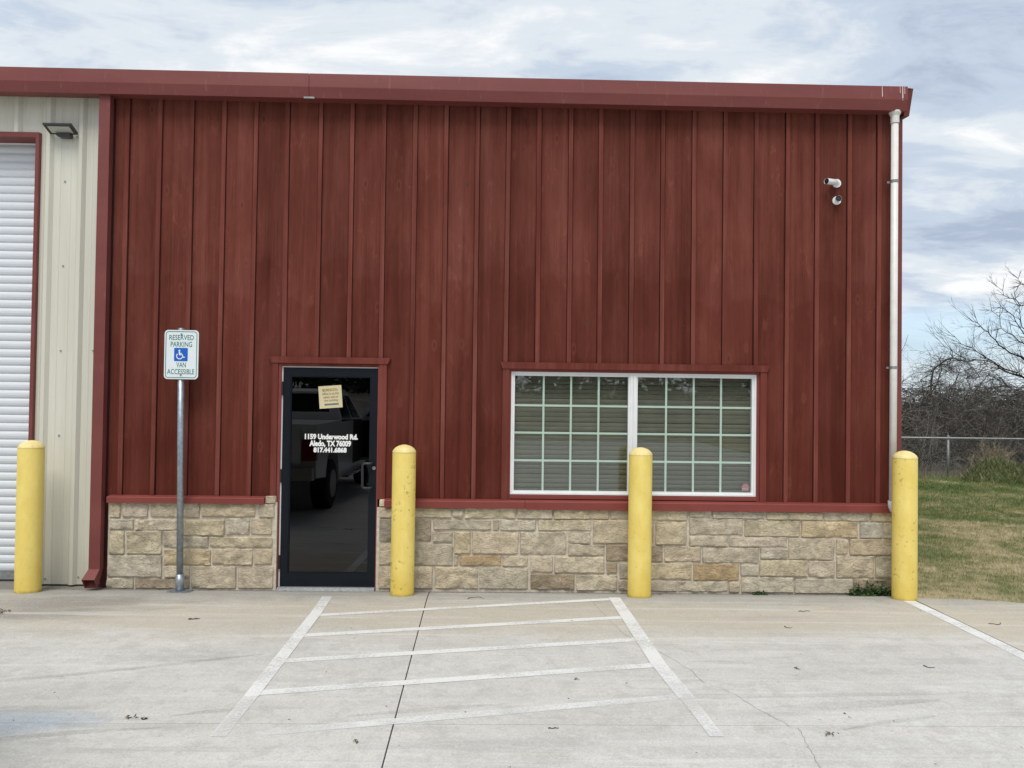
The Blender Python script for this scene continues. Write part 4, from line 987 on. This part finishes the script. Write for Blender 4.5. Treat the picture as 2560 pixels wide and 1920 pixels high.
# ------------------------------------------------------------------ brush and trees beyond the fence
def grow(paths, start, dirv, length, rad, depth, K=6, up=.10, wob=.35, kids=(3, 5), ratio=.62, spread=(.35, .9)):
    p = Vector(start); d = Vector(dirv).normalized(); pts = [p.copy()]; rs = [rad]; ds = [d.copy()]
    for i in range(K - 1):
        d = (d + Vector((random.gauss(0, wob), random.gauss(0, wob), random.gauss(0, wob) + up)) * .45).normalized()
        p = p + d * (length / (K - 1)); pts.append(p.copy()); ds.append(d.copy()); rs.append(rad * (1 - .72 * (i + 1) / (K - 1)))
    paths.setdefault(K, []).append((pts, rs))
    if depth <= 0: return
    for _ in range(random.randint(*kids)):
        i = random.randint(1, K - 2) if K > 3 else 1
        ax = ds[i].cross(Vector((random.gauss(0, 1), random.gauss(0, 1), random.gauss(0, 1)))).normalized()
        nd = Matrix.Rotation(random.uniform(*spread), 3, ax) @ ds[i]
        grow(paths, pts[i], nd, length * ratio * random.uniform(.7, 1.15), max(rs[i] * .62, .0028), depth - 1, max(4, K - 1), up, wob, kids, ratio, spread)
def to_mesh(paths, name, mat, parent, sides=3, kind=None):
    bk = Bulk()
    for K, L_ in paths.items(): bk.add(*tubes(np.array([[tuple(v) for v in p] for p, r_ in L_]), np.array([r_ for p, r_ in L_]), sides))
    return bk.build(name, mat, parent, kind)
# bare tree whose limbs sweep in from beside the frame
T = thing('bare_tree', 'leafless tree spreading its forked branches over the brush', 'tree', (17.5, 14.6, 0))
tr = {}; br = {}
trunk = [(17.5, 14.6, -.1), (17.42, 14.6, .8), (17.2, 14.55, 1.7), (16.9, 14.5, 2.5)]
mb = MB(); mb.tube(trunk, [.15, .13, .115, .10], 10); mb.build('trunk', 'bark', T, smooth=True)
def wpt(px_, py_, Y):   # a point measured on the photograph, carried to the distance the tree stands at
    dd = (px_ - 1280) / 1924 * rt - (py_ - 960) / 1924 * up + fwd
    return cam.matrix_world.translation + dd * ((Y + 7.4718) / dd.y)
def zt(x, y): return (2230 + x / 2.963, 680 + y / 2.963)
guides = [([(1090, 840), (978, 780), (800, 712), (650, 602), (470, 482)], .030, 14.0), ([(1090, 720), (978, 652), (900, 600), (760, 500), (690, 420), (600, 365)], .030, 14.6), ([(1120, 660), (978, 522), (850, 450), (740, 290)], .026, 14.9),
          ([(1120, 420), (978, 250), (870, 190), (780, 110)], .022, 14.3), ([(1060, 260), (978, 105), (908, 32)], .018, 14.8), ([(1080, 840), (978, 785), (900, 745), (720, 662), (560, 652), (390, 552)], .026, 13.6),
          ([(1100, 600), (1000, 470), (880, 320), (800, 260)], .022, 15.1), ([(1100, 900), (978, 890), (880, 860), (800, 800)], .022, 13.8), ([(1100, 540), (978, 400), (930, 250), (905, 160)], .02, 15.0)]
for gi, (g, r_, Y) in enumerate(guides):
    P = [Vector((16.9, 14.5, 2.45))] + [wpt(*zt(*a), Y) for a in g]
    Q = []
    for a, b in zip(P[:-1], P[1:]):
        for t in (0, .33, .66): Q.append(a.lerp(b, t) + Vector((random.gauss(0, .03), random.gauss(0, .05), random.gauss(0, .03))))
    Q.append(P[-1]); n = len(Q)
    br.setdefault(n, []).append((Q, [r_ * (1.5 - 1.3 * i / (n - 1)) * (1 if i > 2 else 1.5) for i in range(n)]))
    for i in range(3, n):
        for _ in range(2):
            d = (Q[i] - Q[i - 1]).normalized(); ax = d.cross(Vector((random.gauss(0, 1), random.gauss(0, .6), random.gauss(0, 1)))).normalized()
            nd = Matrix.Rotation(random.uniform(.35, .95), 3, ax) @ d
            grow(br, Q[i], nd, random.uniform(.35, .85) * (.55 if gi in (3, 4, 8) else 1), .0085, 2, 5, .05, .12, (1, 3), .6, (.3, .8))
for a in range(3):
    grow(br, (17.1 + random.uniform(-.1, .3), 14.5, 2.4), (random.uniform(-.2, 1), random.uniform(-.6, .6), random.uniform(.5, 1.2)), 2.6, .05, 3, 7, .1, .25, (3, 4), .6)
to_mesh(br, 'branches', 'bark', T)
# small bare tree half hidden by the building corner
T2 = thing('bare_tree', 'small slender bare tree just beyond the building corner', 'tree', (12.4, 17.5, 0)); br = {}
mb = MB(); mb.tube([(12.4, 17.5, -.1), (12.45, 17.5, 1.5), (12.5, 17.5, 2.6)], [.06, .05, .04], 8); mb.build('trunk', 'bark', T2, smooth=True)
for a in range(9): grow(br, (12.48, 17.5, random.uniform(1.2, 2.6)), (random.uniform(-.5, .9), random.uniform(-.4, .4), random.uniform(.7, 1.3)), random.uniform(1.2, 1.9), .018, 2, 6, .15, .25, (3, 4), .55)
to_mesh(br, 'branches', 'bark', T2)
# tall arching shrub with vines hanging over it
T3 = thing('arching_shrub', 'tall leaning shrub with vines arching over the thicket', 'shrub', (13.3, 15.2, 0)); br = {}
for g, r_ in (([(200, 1100), (245, 960), (290, 820), (345, 690), (400, 645), (470, 640), (540, 665)], .045), ([(300, 1050), (310, 900), (330, 760), (380, 670), (450, 630)], .03), ([(260, 1000), (220, 880), (230, 790), (290, 720), (360, 690)], .022),
              ([(500, 1080), (540, 900), (600, 800), (660, 745), (715, 650)], .02), ([(540, 1000), (640, 850), (700, 780), (780, 770), (860, 850)], .018), ([(420, 1000), (440, 860), (500, 760), (580, 720), (640, 760)], .018)):
    P = [wpt(*zt(*a), 15.2) for a in g]; P = [Vector((P[0].x, 15.2, 0))] + P; Q = []
    for a, b in zip(P[:-1], P[1:]):
        for t in (0, .5): Q.append(a.lerp(b, t) + Vector((random.gauss(0, .04), random.gauss(0, .10), random.gauss(0, .04))))
    Q.append(P[-1]); n = len(Q); br.setdefault(n, []).append((Q, [r_ * (1.1 - .8 * i / (n - 1)) for i in range(n)]))
    for i in range(2, n):
        for _ in range(5):
            grow(br, Q[i], (random.gauss(.1, .8), random.gauss(0, .6), random.gauss(.15, .5)), random.uniform(.4, .95), .007, 2, 6, -.14, .5, (2, 4), .6, (.4, 1.2))
to_mesh(br, 'branches', 'twig_dark', T3)
# the thicket: shrubs one can make out, then the mass behind them
def shrub(x, y, h, w_, label, pale=.25):
    t = thing('bare_shrub', label, 'shrub', (x, y, 0), 'bare shrubs along the fence'); d1 = {}; d2 = {}
    for i in range(26):
        a = random.uniform(0, 6.28); e = random.uniform(.1, .75)
        grow(d1 if random.random() > pale else d2, (x + random.gauss(0, .18), y + random.gauss(0, .18), 0), (math.cos(a) * e, math.sin(a) * e, 1), h * random.uniform(.5, 1.0), .012, 3, 7, .0, .42, (3, 4), .55, (.35, 1.1))
    to_mesh(d1, 'stems', 'twig_dark', t); 
    if d2: to_mesh(d2, 'vines', 'twig_pale', t)
for x, y, h, lab in ((11.6, 13.2, 2.45, 'bare grey shrub behind the fence, nearest to the white drainpipe'), (12.6, 13.6, 2.6, 'bare grey shrub behind the fence post'), (13.5, 13.3, 2.5, 'bare grey shrub behind the dry weed bush'),
                     (14.5, 13.5, 2.6, 'bare grey shrub behind the grassy mound'), (15.5, 13.4, 2.4, 'bare grey shrub under the forked bare tree branches')):
    shrub(x, y, h, .8, lab)
def mass(name, n, xr, yr, hmax, mat, rad, K=6, kind='stuff', lo=.3):
    x = rng.uniform(*xr, n); y = rng.uniform(*yr, n); z0 = rng.uniform(0, 1, n) ** 1.35 * hmax * .98
    a = rng.uniform(0, 2 * np.pi, n); e = rng.uniform(-.35, 1.2, n); L_ = rng.uniform(.4, 1.2, n); t = np.linspace(0, 1, K)
    top = hmax * (1 + .14 * np.sin(x * 1.9 + 1) + .10 * np.sin(x * 4.3 + y) + .10 * np.sin(x * .8 + 2) + rng.normal(0, .16, n))
    z0 = np.minimum(z0, top * .9)
    dirs = np.stack([np.cos(a), np.sin(a), e], 1); dirs /= np.linalg.norm(dirs, axis=1, keepdims=True)
    P = np.stack([x, y, z0], 1)[:, None] + dirs[:, None] * (L_[:, None] * t)[..., None]
    P[:, :, 2] -= (L_[:, None] * t) ** 2 * rng.uniform(.1, .5, n)[:, None]
    P += np.cumsum(rng.normal(0, .035, P.shape), axis=1); P[:, :, 2] = np.maximum(P[:, :, 2], .0)
    ok = P[:, :, 2].max(1) < top * 1.12
    return Bulk().add(*tubes(P[ok], rad * (1.15 - .8 * t), 3)).build(name, mat, None, kind)
mass('thicket', 15000, (8, 30), (14.2, 19), 2.50, 'twig_dark', .0075)
mass('thicket', 9000, (8, 30), (13.6, 16), 2.3, 'twig_dark', .0050)
mass('thicket_vines', 3600, (8, 30), (13.0, 15), 2.3, 'twig_pale', .0042, 8)
mass('far_brush', 6500, (5, 60), (21, 30), 2.7, 'twig_dark', .022)
# leaf litter and shade-grown undergrowth keep the foot of the thicket opaque
def litter(name, n, xr, yr, zr, size, mat, kind='stuff'):
    c = np.stack([rng.uniform(*xr, n), rng.uniform(*yr, n), zr[0] + (zr[1] - zr[0]) * rng.random(n) ** 1.5], 1)
    V = c[:, None] + rng.normal(0, 1, (n, 3, 3)) * size; V[:, :, 2] = np.maximum(V[:, :, 2], 0)
    return bulk(name, V.reshape(-1, 3), np.arange(3 * n).reshape(-1, 3), mat, kind=kind)
litter('undergrowth', 9000, (8, 34), (14.5, 20), (0, 2.0), .085, 'woods')
# dry weed bush behind the mound
W_ = thing('dry_weed_bush', 'tan dead weed bush rising behind the grassy mound', 'bush', (12.2, 11.15, 0)); d1 = {}
for i in range(34):
    a = random.uniform(0, 6.28); e = random.uniform(.1, .6)
    grow(d1, (12.2 + random.gauss(0, .26), 11.12 + random.gauss(0, .08), .05), (math.cos(a) * e, math.sin(a) * e * .3, 1), random.uniform(.6, .95), .006, 2, 5, 0, .35, (3, 5), .5)
to_mesh(d1, 'stalks', 'straw', W_)

# weeds at the wall foot, by the corner bollard
def weed(x0, x1, y, h, n, label):
    t = thing('weed_clump', label, 'weeds', ((x0 + x1) / 2, y, zg(y)), 'green weeds at the foot of the stone wall')
    x = rng.uniform(x0, x1, n); yy = y + rng.uniform(-.045, .02, n); z = zg(y) + rng.random(n) ** 1.3 * h * np.clip(.5 + .3 * np.sin((x - x0) / (x1 - x0) * np.pi) + .3 * np.sin(x * 47) + rng.normal(0, .22, n), .05, 1.2)
    c = np.stack([x, yy, z], 1); V = c[:, None] + rng.normal(0, 1, (n, 4, 3)) * np.array([.011, .008, .007]); V[:, :, 2] = np.maximum(V[:, :, 2], zg(y) + .001)
    bulk('leaves', V.reshape(-1, 3), None, 'weed', t, quads=np.arange(4 * n).reshape(-1, 4))
weed(3.44, 3.86, -.085, .120, 900, 'green weed clump at the stone wall foot beside the corner bollard')
weed(2.50, 2.64, -.075, .030, 90, 'tiny weed sprouting at the stone wall foot between two bollards')

# twigs, leaves and grit lying on the concrete
def twig(x, y, ln, ang, label, bend=.15, r_=.0028):
    t = thing('twig', label, 'twig', (x, y, zg(y)), 'twigs dropped on the concrete'); P = []
    for i in range(7):
        u = i / 6 - .5; P.append((x + math.cos(ang) * u * ln - math.sin(ang) * bend * ln * (4 * u * u), y + math.sin(ang) * u * ln + math.cos(ang) * bend * ln * (4 * u * u), zg(y) + .004 + .003 * math.sin(i * 2)))
    mb = MB(); mb.tube(P, [r_ * (1.2 - .1 * i) for i in range(7)], 6); mb.build('stem', 'leafdry', t)
twig(-.153, -.37, .15, .1, 'curved dark twig on the concrete between the two middle bollards', -.28)
twig(-2.418, -1.137, .085, .25, 'short thick twig on the concrete in front of the parking sign', .03, .006)
twig(2.73, -.772, .11, .15, 'thin straight twig on the concrete below the tiny weed', .05)
twig(2.386, -1.272, .06, -.6, 'tightly curled twig on the bare concrete bay', .5)
twig(4.211, -1.136, .13, .3, 'hooked twig on the concrete apron beside the grass', .35)
twig(3.03, -2.18, .07, -.4, 'small bent twig near the edge line of the bay', .4)
twig(.349, -3.18, .06, .1, 'tiny straight twig just past the cross joint', .05)
twig(4.33, -1.33, .07, .5, 'short twig lying below the hooked one on the apron', .1)
def leaf_pile(x, y, n, s, label):
    t = thing('dry_leaf', label, 'leaves', (x, y, zg(y)), 'dry leaves on the concrete'); c = np.stack([x + rng.normal(0, s, n), y + rng.normal(0, s * .8, n), zg(y) + .004 + rng.random(n) * s * .7], 1)
    V = c[:, None] + rng.normal(0, 1, (n, 4, 3)) * np.array([.008, .008, .004]); V[:, :, 2] = np.maximum(V[:, :, 2], zg(y) + .001)
    bulk('blade', V.reshape(-1, 3), None, 'leafdry', t, quads=np.arange(4 * n).reshape(-1, 4))
leaf_pile(-4.06, -.98, 40, .03, 'dark clump of dry leaves on the concrete by the roll-up door')
leaf_pile(-2.01, -3.07, 9, .014, 'dry leaf crumbs on the cross joint, three bits together')
leaf_pile(-1.945, -3.07, 7, .008, 'single dark leaf crumb on the cross joint beside the three bits')
leaf_pile(2.09, -2.21, 7, .009, 'dark leaf crumb in the middle of the bare bay')
leaf_pile(1.86, -3.25, 10, .017, 'scattered leaf bits below the cross joint by the crack')
leaf_pile(-.72, -3.36, 6, .008, 'dark leaf crumb left of the long joint')
leaf_pile(.557, -2.436, 5, .006, 'dark leaf crumb between the hatch lines')
leaf_pile(1.606, -.13, 6, .009, 'dark pebble-like leaf at the wall by the window bollard')
n = 900; x = rng.uniform(-5, 6, n); y = np.where(rng.random(n) < .6, -.062 - np.abs(rng.normal(0, .035, n)), -.2 - 4.3 * rng.random(n) ** .8); x = np.where((y > -.2) & (x > 3.9), x - 4, x)  # most grit crowded against the wall, added to deepen the contact shade there
c = np.stack([x, y, np.array([zg(b) for b in y]) + .003], 1); c = c[(x < 3.9) | (y < -1.2)]; n = len(c)
V = c[:, None] + rng.normal(0, 1, (n, 4, 3)) * np.array([.0042, .0042, .0015]) * rng.uniform(.4, 1.4, (n, 1, 1))
V[:, :, 2] = np.maximum(V[:, :, 2], c[:, None, 2] - .002)
bulk('grit', V.reshape(-1, 3), None, 'leafdry', kind='stuff', quads=np.arange(4 * n).reshape(-1, 4))

# ------------------------------------------------------------------ the lot behind the camera, which the glass reflects
mb = MB(); n1 = 60
for i in range(n1 + 1):
    x = -70 + 140 * i / n1; w_ = 1.2 * noise.noise(Vector((x * .15, 0, 0)))
    for y, z in ((-31 + w_, -.08), (-33 + w_, 1.1), (-34.5 + w_, 1.75 + .3 * noise.noise(Vector((x * .4, 3, 0)))), (-38, 2.0), (-60, 2.6)): mb.v.append((x, y, z))
for i in range(n1):
    for j in range(4): a = i * 5 + j; mb.f.append((a, a + 1, a + 6, a + 5))
mb.build('earth_bank', 'bank')['kind'] = 'structure'
litter('far_woods', 26000, (-70, 70), (-52, -37), (1.6, 9.5), .30, 'woods')

# white pickup parked beside the photographer, seen in the door glass
TX, TR = -3.64, -3.92            # centre line, tail end
K_ = thing('pickup_truck', 'white pickup truck with an open door, parked tail to the building', 'truck', (TX, -6.4, .04))
def tp(s_, z): return (TR - s_, z + .04)      # side view: distance from the tail, height
def arch(c, r_, z0): return [tp(c + r_ * math.cos(R(t)), .42 + r_ * math.sin(R(t))) for t in range(0, 181, 18)][::-1] if z0 else []
def side(parts): return [tp(*p) if len(p) == 2 else p for p in parts]
low = [tp(.05, .60), tp(.02, 1.36), tp(.03, 1.40), tp(1.86, 1.42), tp(1.90, 1.38), tp(4.15, 1.36), tp(4.3, 1.32), tp(5.55, 1.20), tp(5.85, 1.02), tp(5.9, .55)]
fa = [tp(4.92 + .50 * math.cos(R(t)), .50 + .50 * math.sin(R(t))) for t in range(0, 181, 20)]
ra = [tp(1.22 + .50 * math.cos(R(t)), .50 + .50 * math.sin(R(t))) for t in range(0, 181, 20)]
body = low + [tp(5.42, .42)] + fa[1:-1] + [tp(4.42, .42), tp(1.72, .42)] + ra[1:-1] + [tp(.72, .55)]
mb = MB(); mb.prism(body, 'x', TX - 1.0, TX + 1.0); mb.build('body', 'truck', K_)
mb = MB(); cab0 = [tp(1.92, 1.42), tp(4.25, 1.38), tp(3.50, 1.90), tp(3.2, 1.95), tp(2.25, 1.95), tp(2.05, 1.90)]
n = len(cab0); vs = [(TX - (.97 if i < 2 else .78), *p) for i, p in enumerate(cab0)] + [(TX + (.97 if i < 2 else .78), *p) for i, p in enumerate(cab0)]
mb.add(vs, [tuple(range(n)), tuple(range(2 * n - 1, n - 1, -1))] + [(i, n + i, n + (i + 1) % n, (i + 1) % n) for i in range(n)]); mb.build('cab', 'truck', K_)
mb = MB(); mb.add([(TX - .80, tp(1.935, 1.48)[0], 1.50), (TX + .80, tp(1.935, 1.48)[0], 1.50), (TX + .68, tp(2.035, 1.86)[0] + .01, 1.90), (TX - .68, tp(2.035, 1.86)[0] + .01, 1.90)], [(1, 0, 3, 2)]); mb.build('rear_window', 'dark_glass', K_)
for a, b in ((2.12, 2.95), (3.02, 3.85)):
    mb = MB(); y0, y1 = tp(a, 0)[0], tp(b, 0)[0]; t0 = tp(max(a, 2.2), 0)[0]; t1 = tp(min(b, 3.45), 0)[0]
    mb.add([(TX + .968, y0, 1.47), (TX + .968, y1, 1.45), (TX + .815, t1, 1.87), (TX + .815, t0, 1.88)], [(0, 1, 2, 3)]); mb.build('side_window', 'dark_glass', K_)
mb = MB(); mb.box(TX - .78, TX + .78, TR - .03, TR + .012, .86, 1.37); tg = mb.build('tailgate', 'truck', K_)
mb = MB(); mb.box(TX - .12, TX + .12, TR + .012, TR + .022, 1.20, 1.28); mb.build('handle', 'black', tg)
mb = MB(); mb.box(TX - .98, TX + .98, TR - .05, TR + .12, .62, .80); mb.box(TX - .35, TX + .35, TR - .05, TR + .10, .50, .62); mb.build('rear_bumper', 'bumper', K_)
for sx in (-1, 1):
    mb = MB(); mb.box(TX + sx * .90 - .10, TX + sx * .90 + .105, TR - .12, TR + .016, .90, 1.22); mb.build('tail_light', 'tail', K_)
for s_, sx in ((1.22, -1), (1.22, 1), (4.92, -1), (4.92, 1)):
    y = tp(s_, 0)[0]; c = Vector((TX + sx * .86, y, .44)); mb = MB()
    mb.tube([c + Vector((-.14, 0, 0)), c + Vector((-.12, 0, 0)), c + Vector((.12, 0, 0)), c + Vector((.14, 0, 0))], [.36, .40, .40, .36], 28); w_ = mb.build('wheel', 'tyre', K_)
    mb = MB(); mb.disc(c + Vector((sx * .141, 0, 0)), (sx, 0, 0), .225, .012, 24); mb.build('rim', 'rim', w_)
# opened driver's door with dark trim, and a flat dark panel painted for the shade of the open cabin
mb = MB(); mb.box(TX + 1.001, TX + 1.006, tp(3.85, 0)[0], tp(3.0, 0)[0], .62, 1.42); mb.build('door_opening_shade', 'interior', K_)
hx, hy = TX + 1.0, tp(3.95, 0)[0]; an = R(62)
def dp(s_, z, off=0): return (hx + math.sin(an) * s_ + math.cos(an) * off, hy + math.cos(an) * s_ - math.sin(an) * off, z)
def slab(poly, t0, t1, name, mat, par):
    mb = MB(); n = len(poly); vs = [dp(s_, z, t0) for s_, z in poly] + [dp(s_, z, t1) for s_, z in poly]
    mb.add(vs, [tuple(range(n)), tuple(range(2 * n - 1, n - 1, -1))] + [(i, n + i, n + (i + 1) % n, (i + 1) % n) for i in range(n)]); return mb.build(name, mat, par)
dr = slab([(0, .60), (.95, .60), (1.0, .9), (1.0, 1.44), (.86, 1.90), (.50, 1.92), (.06, 1.46), (0, 1.40)], -.03, .03, 'front_door', 'truck', K_)
slab([(.03, .66), (.92, .66), (.97, .92), (.97, 1.42), (.03, 1.38)], -.045, -.031, 'door_trim', 'black', dr)
slab([(.12, 1.47), (.95, 1.47), (.83, 1.86), (.52, 1.88)], -.036, .036, 'door_window', 'dark_glass', dr)
slab([(-.02, 1.40), (.12, 1.40), (.12, 1.62), (-.02, 1.62)], .05, .20, 'mirror', 'truck', dr)
mb = MB(); mb.box(TX + .98, TX + 1.12, tp(4.2, 0)[0], tp(2.0, 0)[0], .46, .50); mb.build('running_board', 'bumper', K_)
